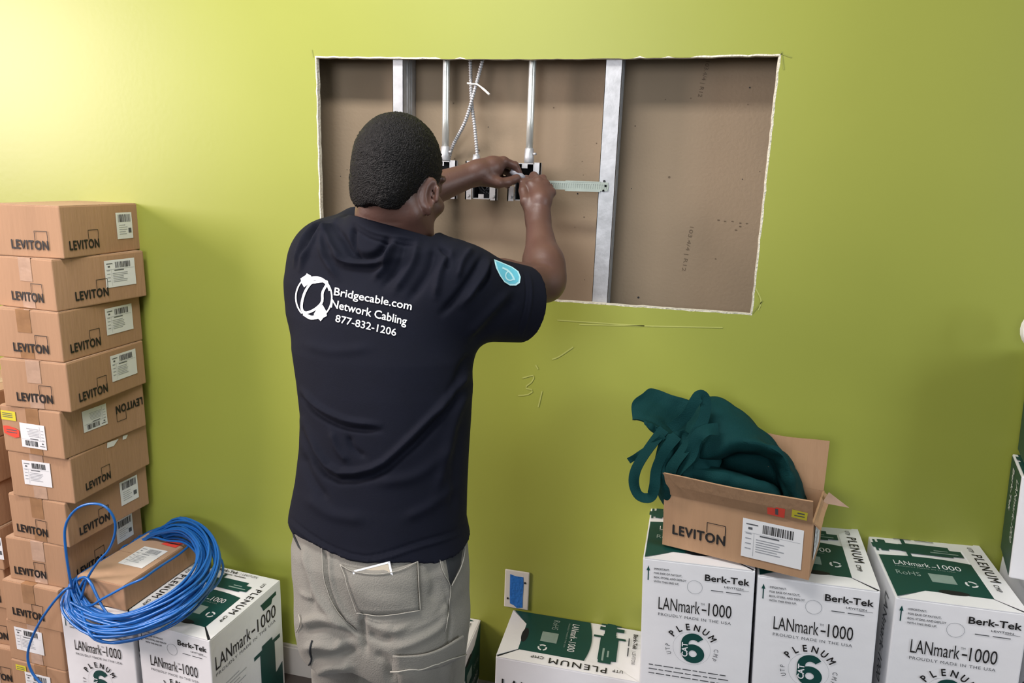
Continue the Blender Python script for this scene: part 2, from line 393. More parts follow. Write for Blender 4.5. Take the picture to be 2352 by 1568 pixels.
for k in range(2): b.box((.575 if k == 0 else .575, .0125, zs - .0095 + k * .015), (.760, .0140, zs - .0055 + k * .0165))
n = 34
for k in range(n + 1): x = .575 + (.185) * k / n; b.box((x - .0012, .0125, zs - .0055), (x + .0012, .0140, zs + .0055))
b.box((.575, .0138, zs - .0055), (.760, .0146, zs + .0055)); b.box((.655, .0118, zs + .0095), (.742, .0140, zs + .0125)); b.box((.655, .0118, zs - .0125), (.742, .0140, zs - .0095))
o = b.build('mounting_strap', M['strap']); tag(o, 'perforated zinc mounting strap running from the electrical boxes to the right stud', 'bracket')

def whip(pts, lab):
    P = spline([at(*p) for p in pts], 260); L_ = np.concatenate([[0], np.cumsum(np.linalg.norm(np.diff(P, axis=0), axis=1))])
    r = .0044 + .0011 * np.sin(L_ * 2 * PI / .0062)
    b = MB(); b.tube(P, r, 8); o = b.build('flexible_cable', M['steel'], None, True); tag(o, lab, 'cable', 'flexible metal cables'); return o
c1 = whip([(1074, 20, .05), (1080, 140, .05), (1083, 230, .045), (1090, 290, .045), (1095, 345, .045), (1096, 372, .045)], 'flexible metal cable running straight down to the middle electrical box')
c2 = whip([(1140, 20, .04), (1108, 140, .04), (1088, 215, .030), (1068, 280, .045), (1040, 335, .072), (1030, 372, .078)], 'flexible metal cable crossing over to the electrical box nearest the head')
b = MB(); p = at(1094, 366, .045); b.tube([p + [0, 0, -.012], p, p + [0, 0, .012]], [.010, .0105, .0085], 12); b.build('connector', M['steel'], c1, True)
b = MB(); P = spline([at(1074, 191, .026), at(1083, 193, .024), (at(1096, 194, .026)), at(1112, 206, .018), at(1124, 217, .012)], 16)
b.tube(P, [.0022] * 10 + [.003] * 6, 6); b.tube(spline([at(1074, 191, .026), at(1078, 194, .058), at(1094, 194, .058), at(1096, 193, .026)], 12), .002, 6)
o = b.build('zip_tie', M['zip'], None, True); tag(o, 'white nylon zip tie where the two flexible cables cross', 'tie')

# wall plate with blue tape
ox, oz, ow, oh = .5395, .478, .0705, .118
o = empty('wall_plate', (ox + ow / 2, 0, oz - oh / 2)); tag(o, 'white wall plate low on the green wall, covered with blue tape', 'wall plate')
b = MB(); b.box((-ow / 2, -.006, -oh / 2), (ow / 2, -.0005, oh / 2)); bevel(b.build('plate', M['plate'], o), .004, 3)
b = MB(); P = [(-.020, .047), (-.004, .043), (.018, .043), (.0195, .02), (.0185, -.02), (.019, -.052), (.002, -.056), (-.006, -.049), (-.0175, -.045), (-.019, -.02)]
b.V = [(x, -.0068, z) for x, z in P] + [(x, -.0060, z) for x, z in P]; k = len(P); b.F = [tuple(range(k))] + [(i, k + i, k + (i + 1) % k, (i + 1) % k) for i in range(k)]; b.mi = [0] * len(b.F); b.build('masking_tape', M['bluetape'], o)
for x, z in ((.0235, .026), (-.0245, -.030)):
    b = MB(); b.tube([(x, -.0058, z), (x, -.0075, z)], .003, 10); b.build('screw', M['dark'], o)
# ------------------------------------------------------------------ brown cartons
def rotm(x, y, z, yaw, roll=0, pitch=0): return Matrix.Translation((x, y, z)) @ Matrix.Rotation(yaw, 4, 'Z') @ Matrix.Rotation(-roll, 4, 'Y') @ Matrix.Rotation(pitch, 4, 'X')

def barcode(p, x0, y0, x1, y1, seed=0):
    r = random.Random(seed); x = x0
    while x < x1:
        wd = r.choice((.0008, .0012, .0018, .0026)); p.rect(x, y0, min(x + wd, x1), y1, M['black'], 2); x += wd + r.choice((.0008, .0012, .002))
def label_print(p, x, y, wd, ht, seed=0, narrow=False, flip=False):
    """paper shipping label: bars, rows of fine print"""
    q = Print(); r = random.Random(seed)
    q.rect(0, 0, wd, ht, M['label'], 1)
    if narrow:
        barcode(q, .12 * wd, .64 * ht, .90 * wd, .93 * ht, seed)
        for k in range(5): q.rect(.14 * wd, (.52 - .085 * k) * ht, (.5 + .2 * r.random()) * wd, (.54 - .085 * k) * ht, M['ink3'], 2)
        q.rect(.72 * wd, .22 * ht, .90 * wd, .40 * ht, M['ink2'], 2)
    else:
        barcode(q, .34 * wd, .70 * ht, .84 * wd, .92 * ht, seed)
        q.rect(.06 * wd, .86 * ht, .26 * wd, .89 * ht, M['ink2'], 2); q.rect(.10 * wd, .74 * ht, .17 * wd, .80 * ht, M['ink2'], 2)
        for k in range(4): q.rect(.06 * wd, (.62 - .13 * k) * ht, .16 * wd, (.645 - .13 * k) * ht, M['ink3'], 2)
        q.rect(.30 * wd, .60 * ht, .62 * wd, .635 * ht, M['ink2'], 2)
        for k in range(6): q.rect(.24 * wd, (.50 - .062 * k) * ht, (.58 + .16 * r.random()) * wd, (.52 - .062 * k) * ht, M['ink3'], 2)
        q.line([(.20 * wd, .06 * ht), (.20 * wd, .66 * ht)], .0006, M['ink3'], 2); q.line([(.04 * wd, .66 * ht), (.96 * wd, .66 * ht)], .0006, M['ink3'], 2)
    NP = []
    for P0, f, mm, la in q.P:
        P = P0.copy()
        if flip: P = np.array([wd, ht]) - P
        NP.append((P + [x, y], f, mm, la))
    q.P = NP; p.subs.append(('shipping_label', q))
def sticker(p, pts, m_, bars=()):
    q = Print(); q.poly(pts, m_, 1)
    for b_ in bars: q.rect(*b_, M['ink2'], 2)
    p.subs.append(('sticker', q))
def leviton(p, x, y, wd, cap, flip=None):
    q = Print(); q.text('LEVITON', 0, 0, cap, M['black'], width=wd, bold=.045, spacing=1.12)
    s0, s1, t = wd * .655, wd * 1.0, .0016; y1 = cap * 2.1
    for a in (((s0, cap * 1.0), (s0, y1)), ((s0, y1), (s1, y1)), ((s1, y1), (s1, 0))):
        q.line(a, t, M['black'], 2)
    for P, f, mm, la in q.P:
        P = P.copy()
        if flip is not None: P = np.array(flip) - P - 2 * np.array([x, y]) + [0, 0]
        p.P.append((P + [x, y], f, mm, la))

def carton_body(wd, d, h, name, m=None, seed=0):
    """closed corrugated carton, origin at its near left bottom corner: walls, with the gap between its top flaps"""
    bm = bmesh.new(); r = random.Random(seed)
    bmesh.ops.create_cube(bm, size=1)
    for v in bm.verts: v.co = Vector(((v.co.x + .5) * wd, (v.co.y + .5) * d, (v.co.z + .5) * h))
    bmesh.ops.bevel(bm, geom=bm.edges[:], offset=.003, segments=2, affect='EDGES', profile=.6)
    me = bpy.data.meshes.new(name); bm.to_mesh(me); bm.free()
    return link(name, me, None, [m or M['card']])
FL_LABEL = 'label'
def carton(name, lab, x, y, z, yaw, wd, d, h, seed=0, front=None, right=None, roll=0, pitch=0, tape=True, top=True, group='brown cartons stacked at the left wall', flip=False, cat='box'):
    o = carton_body(wd, d, h, name, seed=seed)
    tag(o, lab, cat, group)
    if top:
        # two long flaps meeting in a seam, proud of the body
        for k, (y0, y1) in enumerate(((.002, d / 2 - .001), (d / 2 + .001, d - .002))):
            b = MB(); b.box((.002, y0, h), (wd - .002, y1, h + .0012)); b.build('top_flap', M['card_top'], o)
    if tape:
        b = MB(); u = wd * (.5 + .04 * ((seed * 7) % 3 - 1)); tw = .021
        if top: b.box((u - tw, -.0006, h + .0012), (u + tw, d, h + .0018))
        b.box((u - tw, -.0010, h * .55), (u + tw, -.0003, h + .0012)); b.box((u - tw, -.0010, 0.003), (u + tw, -.0003, h * .28))
        b.build('packing_tape', M['tape'] if seed % 2 else M['tape2'], o)
    if front: front.build('front_print', (0, 0, 0), (1, 0, 0), (0, 0, 1), o, off=.0010)
    if right: right.build('side_print', (wd, 0, 0), (0, 1, 0), (0, 0, 1), o)
    o.matrix_world = rotm(x, y, z, yaw, roll, pitch)
    return o
LL, LR, LH = .1986, .2847, .1317
st = [(-.5606, -.2762, 1.6221), (-.5750, -.3011, 1.4828), (-.5694, -.3045, 1.5875), (-.5592, -.3086, 1.6153), (-.5892, -.3154, 1.5358), (-.5856, -.3034, 1.5874), (-.6155, -.3081, 1.5163), (-.6375, -.3050, 1.5685), (-.6592, -.3222, 1.5327), (-.6719, -.3173, 1.5334), (-.6719, -.3173, 1.5434)]
labs = ['topmost brown carton of the tall left stack, narrow label on its side', 'second carton from the top of the tall left stack, wrapped in shiny clear tape',
        'third carton from the top of the tall left stack, its label overlapping the lettering', 'fourth carton from the top of the tall left stack, sitting above the upside-down one',
        'upside-down carton in the tall left stack with red and yellow stickers', 'carton below the upside-down one in the tall left stack, white label on its front',
        'carton of the tall left stack behind the standing blue cable loop', 'carton of the tall left stack level with the small carton in the blue coil',
        'carton of the tall left stack just beside the left edge of the blue coil', 'carton of the tall left stack behind the trailing blue cable end, white label on front', 'bottom carton of the tall left stack with a yellow sticker']
for i, (x, y, a) in enumerate(st):
    yaw = a - PI / 2; h = LH; z = LH * (11 - 1 - i)
    fx, fy = x - math.cos(yaw) * LL, y - math.sin(yaw) * LL
    fr, rt = Print(), Print(); k = i + 1
    if k == 5:
        leviton(rt, .178, .070, .098, .022, flip=(.098 + 2 * .178, .022 * 1.0 + 2 * .070))
        label_print(rt, .065, .052, .080, .060, k, flip=True)
        label_print(fr, .062, .020, .082, .068, k + 30, flip=True); sticker(fr, [(.003, .090), (.052, .090), (.052, .116), (.003, .116)], M['yellow'], [(.008, .098 + .005 * q, .042, .100 + .005 * q) for q in range(3)])
        sticker(fr, [(.006, .052), (.02, .047), (.040, .042), (.056, .045), (.058, .064), (.044, .070), (.02, .074), (.005, .072)], M['red'], [(.015, .055 + .007 * q, .05, .0575 + .007 * q) for q in range(2)])
    elif k == 6:
        label_print(fr, .045, .040, .088, .070, k); leviton(rt, .040, .022, .088, .020)
        sticker(rt, [(.125, .113), (.150, .110), (.170, .124), (.128, .128)], M['label']); sticker(rt, [(.185, .116), (.198, .114), (.207, .124), (.187, .127)], M['label'])
    elif k == 10:
        label_print(fr, .030, .038, .100, .075, k)
    elif k == 11:
        label_print(fr, .048, .02, .092, .080, k); sticker(fr, [(.018, .100), (.055, .100), (.055, .118), (.018, .118)], M['yellow'], [(.022, .104 + .006 * q, .05, .106 + .006 * q) for q in range(2)])
    elif k == 9:
        leviton(fr, .028, .026, .110, .022); leviton(rt, .030, .022, .098, .021)
    else:
        leviton(fr, .020 if k in (7, 8) else .052 - .01 * (k == 4), .020, .106, .022)
        leviton(rt, {1: .020, 2: .055, 3: .025, 4: .030, 7: .035, 8: .03}[k], .020, .100, .022)
        if k == 1: label_print(rt, .190, .035, .062, .072, k, narrow=True)
        elif k in (7, 8): label_print(rt, .180, .040, .066, .074, k, narrow=True)
        else: label_print(rt, .150, .040, .100, .074, k)
    carton('cardboard_box', labs[i], fx, fy, z, yaw, LL, LR, LH - .0022, seed=k, front=fr, right=rt, tape=k not in (1,))
for i in range(7):                                                # a second stack past it, a sliver of it in the picture
    fr = Print(); leviton(fr, .060, .020, .106, .022)
    if i in (3, 5): label_print(fr, .150, .035, .046, .07, i, narrow=True)
    carton('cardboard_box', ['carton at the bottom of the far left stack', 'second carton from the floor in the far left stack', 'third carton from the floor in the far left stack', 'middle carton of the far left stack, with a label at its right edge',
            'third carton from the top of the far left stack', 'second carton from the top of the far left stack, a label at its right edge', 'topmost carton of the far left stack at the left picture edge'][i],
           -1.083 + random.uniform(-.006, .004), -.275 + random.uniform(-.01, .01), LH * i, random.uniform(-.03, .03), .190, .265, LH - .0022, seed=i + 20, front=fr, group='brown cartons at the left picture edge')

# ------------------------------------------------------------------ white cable boxes
def white_front(wd, h, p=None):
    p = Print(); k = wd / .243
    p.line([(.013, h - .052), (.013, h - .024)], .0024, M['green'], 1); p.poly([(.009, h - .028), (.017, h - .028), (.013, h - .016)], M['green'], 1)
    for i, t in enumerate(('IMPORTANT:', 'FOR EASE OF PAYOUT,', 'BOX, STORE, AND DEPLOY', 'WITH THIS END UP.')): p.text(t, .026, h - .024 - .0105 * i, .0046, M['ink2'], width=(.034, .062, .072, .056)[i] * k, bold=.01)
    p.ring(wd * .48, h - .056, .0160, .0168, M['ink3'], n=30, layer=1)
    p.text('Berk-Tek', .138 * k, h - .036, .0150, M['black'], width=.094 * k, bold=.03)
    p.text('LEVITON', .180 * k, h - .048, .0040, M['ink2'], width=.040 * k, bold=.02); p.line([(.205 * k, h - .050), (.232 * k, h - .050)], .0008, M['ink2'])
    p.rect(.152 * k, h - .0595, .178 * k, h - .0575, M['ink2'], 2); p.rect(.184 * k, h - .0595, .216 * k, h - .0575, M['ink2'], 2)
    p.text('LANmark', .038 * k, h - .122, .031, M['black'], width=.092 * k, bold=.004); p.text('TM', .131 * k, h - .098, .005, M['ink2'], width=.008)
    p.rect(.134 * k, h - .112, .144 * k, h - .108, M['black'], 2); p.text('1000', .148 * k, h - .122, .031, M['black'], width=.050 * k, bold=.004)
    p.text('PROUDLY MADE IN THE USA', .038 * k, h - .138, .0068, M['ink2'], width=.160 * k, spacing=1.15)
    if h < .3: return p
    cx, cy = wd * .475, h - .212
    p.ring(cx + .003, cy - .013, .0090, .0255, M['green'], n=30, layer=1, sy=.95)
    A6 = np.linspace(PI, .62, 16); p.line([(cx + .004 + .0195 * math.cos(a) * (1 if a > PI / 2 else .95), cy + .0115 + .0195 * math.sin(a)) for a in A6], [.0165] * 11 + [.0165, .016, .0155, .015, .0145], M['green'], 1)
    p.rect(cx - .0238, cy - .016, cx - .0073, cy + .0130, M['green'], 1)
    p.text('CAT', cx - .0090, cy - .022, .0125, M['white'], width=.036, rot=PI / 2, bold=.03, layer=4)
    p.arc_text('PLENUM', cx, cy, .0475, .0155, M['black'], PI / 2, .372, bold=.03, xs=.85)
    p.arc_text('UTP', cx, cy, .049, .0098, M['ink2'], PI + .16, .20, xs=.8); p.arc_text('CMP', cx, cy, .049, .0098, M['ink2'], -.16, .22, xs=.8)
    p.ring(cx, cy, .0415, .0419, M['ink3'], n=40, layer=1)
    for i in range(3):                                             # fine print, too small to read
        x = .02 * k
        for q in range(9): ln = (.010 + .012 * ((q * 7 + i * 3) % 5) / 4) * k; p.rect(x, h - .270 - .011 * i, min(x + ln, .225 * k), h - .2675 - .011 * i, M['ink2'], 2); x += ln + .004 * k
    return p
def spool(p, x, y, s, rot, m=None):
    """dark green cable-reel silhouette: flange, hub, barrel"""
    P = np.array([(-.5, .36), (.5, .36), (.5, .46), (.2, .46), (.2, .56), (-.2, .56), (-.2, .46), (-.5, .46)]); Q = np.array([(-.28, -.7), (.28, -.7), (.28, .36), (-.28, .36)])
    c, sn = math.cos(rot), math.sin(rot); R_ = np.array([[c, sn], [-sn, c]])
    p.poly(P @ R_ * s + [x, y], m or M['green'], 1); p.poly(Q @ R_ * s + [x, y], m or M['green'], 1)
def white_top(wd, d):
    p = Print()
    p.ring(wd * .5, d * .15, 0, .030, M['dark'], n=24, layer=.5, sy=.30)
    crv = [(wd * t, d * (.60 + .05 * math.sin(PI * t) - .03 * t)) for t in np.linspace(0.0, .80, 9)]
    p.poly([(.004, .004)] + [(wd * .27, d * .135), (wd * .80, d * .135)] + crv[::-1] + [(.004, d * .60)], M['green'], 0)
    p.text('LANmark', .12 * wd, .475 * d, .019, M['label'], width=.30 * wd, bold=.004); p.rect(.435 * wd, .485 * d, .47 * wd, .493 * d, M['label'], 2); p.text('1000', .49 * wd, .475 * d, .019, M['label'], width=.19 * wd, bold=.004)
    p.text('PROUDLY MADE IN THE USA', .12 * wd, .445 * d, .004, M['sticker'], width=.5 * wd)
    p.text('RoHS', .10 * wd, .33 * d, .017, M['sticker'], width=.20 * wd); p.rect(.37 * wd, .27 * d, .57 * wd, .39 * d, M['sticker'], 1)
    p.ring(.69 * wd, .30 * d, .008, .0125, M['label'], n=18, layer=1, a0=.3, a1=1.9); p.ring(.69 * wd, .30 * d, .008, .0125, M['label'], n=10, layer=1, a0=2.4, a1=4.0); p.ring(.69 * wd, .30 * d, .008, .0125, M['label'], n=10, layer=1, a0=4.5, a1=6.1)
    spool(p, .12 * wd, .76 * d, .055, PI / 2); p.rect(.06 * wd, .68 * d, .13 * wd, .86 * d, M['green'], 1)
    spool(p, .44 * wd, .76 * d, .085, PI / 2); p.rect(.40 * wd, .70 * d, .78 * wd, .79 * d, M['green'], 1)
    p.rect(.54 * wd, .757 * d, .66 * wd, .769 * d, M['sticker'], 2); p.rect(.50 * wd, .722 * d, .74 * wd, .736 * d, M['sticker'], 2)
    p.text('Berk-Tek', .12 * wd, .93 * d, .011, M['black'], width=.30 * wd, bold=.03); p.text('| LEVITON', .46 * wd, .93 * d, .009, M['ink2'], width=.25 * wd)
    p.rect(.22 * wd, .896 * d, .38 * wd, .905 * d, M['ink2'], 2); p.rect(.41 * wd, .896 * d, .58 * wd, .905 * d, M['ink2'], 2)
    for t, v0, ln, cap in (('UTP', .88, .07, .010), ('PLENUM', .77, .40, .020), ('CMP', .33, .09, .010)):
        p.text(t, .865 * wd, v0 * d, cap, M['black'], width=ln * d, rot=-PI / 2, bold=.01, spacing=1.2)
    return p
def white_side(d, h):
    p = Print()
    p.text('LANmark', .05 * d, h - .100, .040, M['black'], width=.47 * d, bold=.0); p.rect(.535 * d, h - .086, .585 * d, h - .080, M['black'], 2); p.text('1000', .62 * d, h - .100, .040, M['black'], width=.28 * d, bold=.0)
    p.text('PROUDLY MADE IN THE USA', .05 * d, h - .118, .009, M['ink2'], width=.84 * d, spacing=1.2)
    p.poly([(.68 * d, h - .026), (.92 * d, h - .022), (.92 * d, h - .034), (.86 * d, h - .036), (.84 * d, h - .050), (.72 * d, h - .050), (.70 * d, h - .036)], M['green'], 1)
    if h < .3: return p
    spool(p, .75 * d, h - .225, .12, 0); p.poly([(.45 * d, .004), (.97 * d, .004), (.97 * d, h - .27), (.88 * d, h - .285), (.45 * d, h - .30)], M['green'], 1)
    for i in range(11): p.rect(.08 * d, h - .165 - .011 * i, (.34 + .1 * math.sin(i * 1.7) ** 2) * d, h - .163 - .011 * i, M['ink3'], 1)
    return p
def left_side(d, h, green):
    p = Print()
    if not green:
        p.text('LANmark-1000', .75 * d, h * .92, .03, M['ink2'], width=h * .6, rot=-PI / 2); p.rect(.02 * d, .02 * h, .5 * d, .2 * h, M['green'], 0); return p
    p.rect(.003, .003, d - .003, h - .003, M['green'], 0)
    p.text('Berk-Tek', .30 * d, h * .92, .022, M['label'], width=h * .42, rot=-PI / 2, bold=.03); p.text('LANmark-1000', .70 * d, h * .9, .028, M['label'], width=h * .6, rot=-PI / 2)
    return p
_prints = {}
def cable_box(lab, mtx, wd=.243, d=.302, h=.357, group='white cable boxes', side_first=False):
    key = (wd, d, h, side_first)
    o = carton_body(wd, d, h, 'cable_box', M['white']); tag(o, lab, 'box', group)
    # lid: front and right flaps folded over with a mitred, dark slit between them
    t = .0016
    def slab(nm, P, m_):
        b = MB(); k = len(P); b.V = [(x, y, h) for x, y in P] + [(x, y, h + t) for x, y in P]
        b.F = [tuple(range(k, 2 * k))] + [(i, (i + 1) % k, k + (i + 1) % k, k + i) for i in range(k)]; b.mi = [0] * len(b.F); return b.build(nm, m_, o)
    slab('front_flap', [(.004, .0), (wd - .006, .0), (wd * .79, d * .135), (wd * .27, d * .135)], M['white'])
    slab('side_flap', [(wd, .005), (wd, d - .004), (wd * .80, d * .82), (wd * .80, d * .145)], M['white'])
    sl = Print(); sl.poly([(wd - .006, .001), (wd, .006), (wd * .803, d * .15), (wd * .785, d * .137)], M['dark'], 0); sl.build('flap_slit', (0, 0, h), (1, 0, 0), (0, 1, 0), o, off=.0004)
    if key not in _prints:
        a = white_front(wd, h).build('front_print', (0, 0, 0), (1, 0, 0), (0, 0, 1), o)
        b_ = white_top(wd, d).build('top_print', (0, 0, h + t), (1, 0, 0), (0, 1, 0), o, off=.0003)
        c_ = white_side(d, h).build('side_print', (wd, 0, 0), (0, 1, 0), (0, 0, 1), o)
        e_ = left_side(d, h, side_first).build('left_side_print', (0, d, 0), (0, -1, 0), (0, 0, 1), o)
        _prints[key] = (a, b_, c_, e_)
    else:
        for q in _prints[key]:
            c = bpy.data.objects.new(q.name.split('.')[0], q.data); COL.objects.link(c); c.parent = o
    o.matrix_world = mtx; return o
BH = .357
# right-hand group, two high against the wall
for (x, y, yaw, roll), lab in zip(((.934, -.262, -.038, .050), (1.186, -.268, -.075, .058), (1.458, -.274, -.051, .046)),
        ('white cable box under the left part of the open carton', 'white cable box in the middle of the right row, half under the open carton', 'white cable box at the right end of the row, its green top fully visible')):
    cable_box(lab, rotm(x, y, BH + .003, yaw, roll))
for x, lab in ((.945, 'lower white cable box under the left of the right row'), (1.20, 'lower white cable box under the middle of the right row'), (1.462, 'lower white cable box under the right of the right row')):
    cable_box(lab, rotm(x, -.275, 0, -.03))
# left-hand pair
cable_box('white cable box left under the blue coil, beside the brown stack', rotm(-.640, -.338, 0, -.02), wd=.232)
cable_box('white cable box with its side to the light, right of the blue coil', rotm(-.398, -.335, 0, -.08), wd=.236)
# box turned sideways below the wall plate
cable_box('white cable box turned sideways under the wall plate, dark green top', Matrix.Translation((.568, -.004, 0)) @ Matrix.Rotation(-PI / 2 - .0, 4, 'Z'), wd=.209, d=.366, h=BH - .003)
# box lying on its back behind the man
cable_box('white cable box lying on its back behind the man, right of his legs', Matrix.Translation((.470, -.001, .302)) @ Matrix.Rotation(-PI / 2, 4, 'Z') @ Matrix.Rotation(-PI / 2, 4, 'X') @ Matrix.Translation((0, 0, -.357)))
# far right stack
for i in range(2): cable_box(('white cable box on the floor at the right picture edge', 'white cable box on the second level at the right picture edge')[i], rotm(1.745, -.262, BH * i + .003 * i, -.0), wd=.26, d=.25)
cable_box('green-sided cable box leaning in the corner at the right picture edge, lower of two', rotm(1.690, -.17, .744, -.28, .06), wd=.28, d=.148, h=.232, side_first=True)
cable_box('green-sided cable box at the right picture edge, upper of two under the roll', rotm(1.686, -.165, .986, -.28, .06), wd=.28, d=.148, h=.232, side_first=True)
b = MB()
for k in range(3): b.tube([np.array([1.698, -.106 + .005 * k, 1.276]) + .043 * np.array([math.cos(a), .1 * math.sin(a), math.sin(a)]) for a in np.linspace(0, 2 * PI, 25)[:-1]], .0042, 8, closed=True)
o = b.build('white_cord', M['zip'], None, True); tag(o, 'small loop of white cord standing on the green-sided boxes at the right edge', 'cord')

# ------------------------------------------------------------------ small carton and blue coil on the left pair
carton('small_carton', 'small flat brown carton inside the blue cable coil, red and yellow stickers on top', -.612, -.300, .362, -.06, .160, .285, .076, seed=3, tape=False, group=None, top=True)
sm = bpy.data.objects['small_carton']
p = Print(); q = Print(); label_print(q, 0, 0, .085, .10, 4)
q = q.subs[0][1]; p.subs.append(('shipping_label', q)); q.P = [(P + [.055, .085], f, M['label'] if mm == M['label'] else M['ink3'], la) for P, f, mm, la in q.P]
sticker(p, [(.09, .212), (.146, .208), (.150, .236), (.10, .240)], M['red'], [(.105, .222, .14, .226)]); sticker(p, [(.112, .250), (.15, .248), (.132, .272)], M['yellow'])
p.build('top_label', (0, 0, .0772), (1, 0, 0), (0, 1, 0), sm, off=.0004)
def coil():
    ctrl = [(150, 1385, -.315), (165, 1425, -.355), (215, 1450, -.385), (290, 1450, -.395), (370, 1425, -.38), (430, 1390, -.34), (475, 1345, -.26), (495, 1295, -.17), (485, 1250, -.10), (450, 1218, -.055), (400, 1212, -.035), (345, 1222, -.030), (285, 1262, -.05), (225, 1300, -.10), (178, 1345, -.21)]
    C0 = np.array([at(*c) for c in ctrl]); cen = C0.mean(0)
    loops = []
    def keep_clear(q):
        if q[1] > -.376: q[2] = max(q[2], .3685)                     # above the box tops
        if q[1] > -.335 and q[0] < -.57: q[0] = random.uniform(-.628, -.620); q[2] = random.uniform(.369, .425)   # in the gap beside the brown stack
        elif -.62 < q[0] < -.428 and q[1] > -.318:                   # round or over the small carton
            if q[0] > -.50 and q[2] < .42: q[0] = random.uniform(-.428, -.420)
            else: q[2] = max(q[2], .448)
        return q
    for k in range(38):
        sc_ = 1 + random.uniform(-.27, .045); ph = [random.uniform(0, 2 * PI) for _ in range(3)]
        P = []
        n = len(C0)
        for i, c in enumerate(C0):
            a = 2 * PI * i / n
            r_ = (c - cen) * (sc_ + .035 * math.sin(a + ph[0]) + .02 * math.sin(2 * a + ph[1])); q_ = cen + r_
            q_[2] = c[2] + random.uniform(-.003, .003) + .042 * (k / 37 - .42) + .010 * math.sin(a + ph[2]); q_[1] = min(q_[1], -.008)
            q_ = keep_clear(q_)
            P.append(q_)
        loops.append(np.array(P))
    b = MB()
    for P in loops:
        Q = spline(np.vstack([P, P[:1], P[1:2]]), 62)[:-4] if False else spline(np.vstack([P[-1:], P, P[:2]]), 68)
        i0 = np.argmin(np.linalg.norm(Q - P[0], axis=1)); 
        Pc = np.vstack([P[-2:], P, P[:2]]); out = []
        for i in range(len(P)):
            a_, b_, c_, d_ = Pc[i + 1], Pc[i + 2], Pc[i + 3] if i + 3 < len(Pc) else P[0], Pc[(i + 4)] if i + 4 < len(Pc) else P[1]
            for u in (0, .25, .5, .75): out.append(.5 * (2 * b_ + (c_ - a_) * u + (2 * a_ - 5 * b_ + 4 * c_ - d_) * u * u + (3 * b_ - a_ - 3 * c_ + d_) * u ** 3))
        b.tube(out, .0034, 7, closed=True)
    o = b.build('cable_coil', M['cable'], None, True)
    tag(o, 'loose coil of blue network cable lying around the small carton on the white boxes', 'cable')
    def lift(q):
        if q[0] > -.655 and q[1] > -.345: q[2] = max(q[2], .3685)
        return q
    def strand(nm, pts, n=60):
        b = MB(); b.tube(spline([keep_clear(at(*p)) if nm in ('crossing_strand', 'stray_loop', 'hanging_loop') else lift(at(*p)) for p in pts], n), .0034, 8); b.build(nm, M['cable'], o, True)
    strand('standing_loop', [(182, 1385, -.30), (165, 1345, -.33), (152, 1270, -.34), (150, 1210, -.335), (172, 1172, -.33), (205, 1157, -.325), (240, 1162, -.32), (262, 1190, -.315), (264, 1225, -.312), (250, 1262, -.31), (225, 1290, -.31), (200, 1330, -.312), (186, 1375, -.32)])
    strand('loose_end', [(165, 1350, -.34), (148, 1355, -.36), (110, 1400, -.37), (80, 1450, -.37), (64, 1500, -.37), (72, 1540, -.37), (100, 1575, -.37), (140, 1610, -.37), (190, 1650, -.38)])
    strand('hanging_loop', [(190, 1425, -.35), (205, 1452, -.40), (225, 1468, -.40), (262, 1476, -.395), (320, 1466, -.39), (380, 1440, -.38), (430, 1405, -.36), (465, 1370, -.30)])
    strand('crossing_strand', [(175, 1395, -.31), (200, 1390, -.325), (240, 1372, -.335), (290, 1345, -.330), (328, 1328, -.322), (366, 1302, -.25), (412, 1272, -.15), (440, 1248, -.08)])
    strand('stray_loop', [(430, 1215, -.05), (470, 1240, -.04), (505, 1280, -.06), (512, 1310, -.12), (495, 1345, -.2), (450, 1380, -.28), (400, 1410, -.34)])
coil()

# ------------------------------------------------------------------ open carton with the green bag
OB = dict(w=.3189, d=.1909, h=.1293)
ob = empty('open_carton'); tag(ob, 'open brown carton on the right white boxes with a green bag in it', 'box')
wd, d, h = OB['w'], OB['d'], OB['h']; t = .004
b = MB(); b.box((0, 0, 0), (wd, t, h)); b.build('front_panel', M['card2'], ob)
b = MB(); b.box((0, d - t, 0), (wd, d, h)); b.build('back_panel', M['card2'], ob)
b = MB(); b.box((0, t, 0), (t, d - t, h)); b.build('side_panel', M['card2'], ob)
b = MB(); b.box((wd - t, t, 0), (wd, d - t, h)); b.build('side_panel', M['card2'], ob)
b = MB(); b.box((t, t, 0), (wd - t, d - t, .003)); b.build('bottom_panel', M['card2'], ob)
def flap(nm, hinge_a, hinge_b, dirv, ln, th=.0032, ex=0):
    a, e, dv = np.array(hinge_a, float), np.array(hinge_b, float), np.array(dirv, float); dv /= np.linalg.norm(dv); n = np.cross(e - a, dv); n /= np.linalg.norm(n)
    b = MB(); k = 8; P = []
    for i in range(k + 1):
        s = i / k; base = a + (e - a) * s; L_ = ln * (1 + .02 * math.sin(7 * s + 1))
        off = n * (.004 * math.sin(PI * s)); sh = (e - a) * ex * (s - .5)
        P.append((base, base + dv * L_ * .5 + off + sh * .5, base + dv * L_ + off * .6 + sh))
    for i in range(k):
        for j in range(2):
            q = [P[i][j], P[i + 1][j], P[i + 1][j + 1], P[i][j + 1]]; b.poly(q); b.poly([x + n * th for x in q[::-1]])
        b.poly([P[i][2], P[i + 1][2], P[i + 1][2] + n * th, P[i][2] + n * th])
    for i in (0, k): b.poly([P[i][0], P[i][1], P[i][2], P[i][2] + n * th, P[i][1] + n * th, P[i][0] + n * th])
    return b.build(nm, M['card2'], ob)
ff = flap('front_flap', (.002, .001, h), (wd - .002, .001, h), (0, -.42, .9), .066)
flap('back_flap', (wd * .35, d - .001, h), (wd - .002, d - .001, h), (0.02, .12, 1), .115)
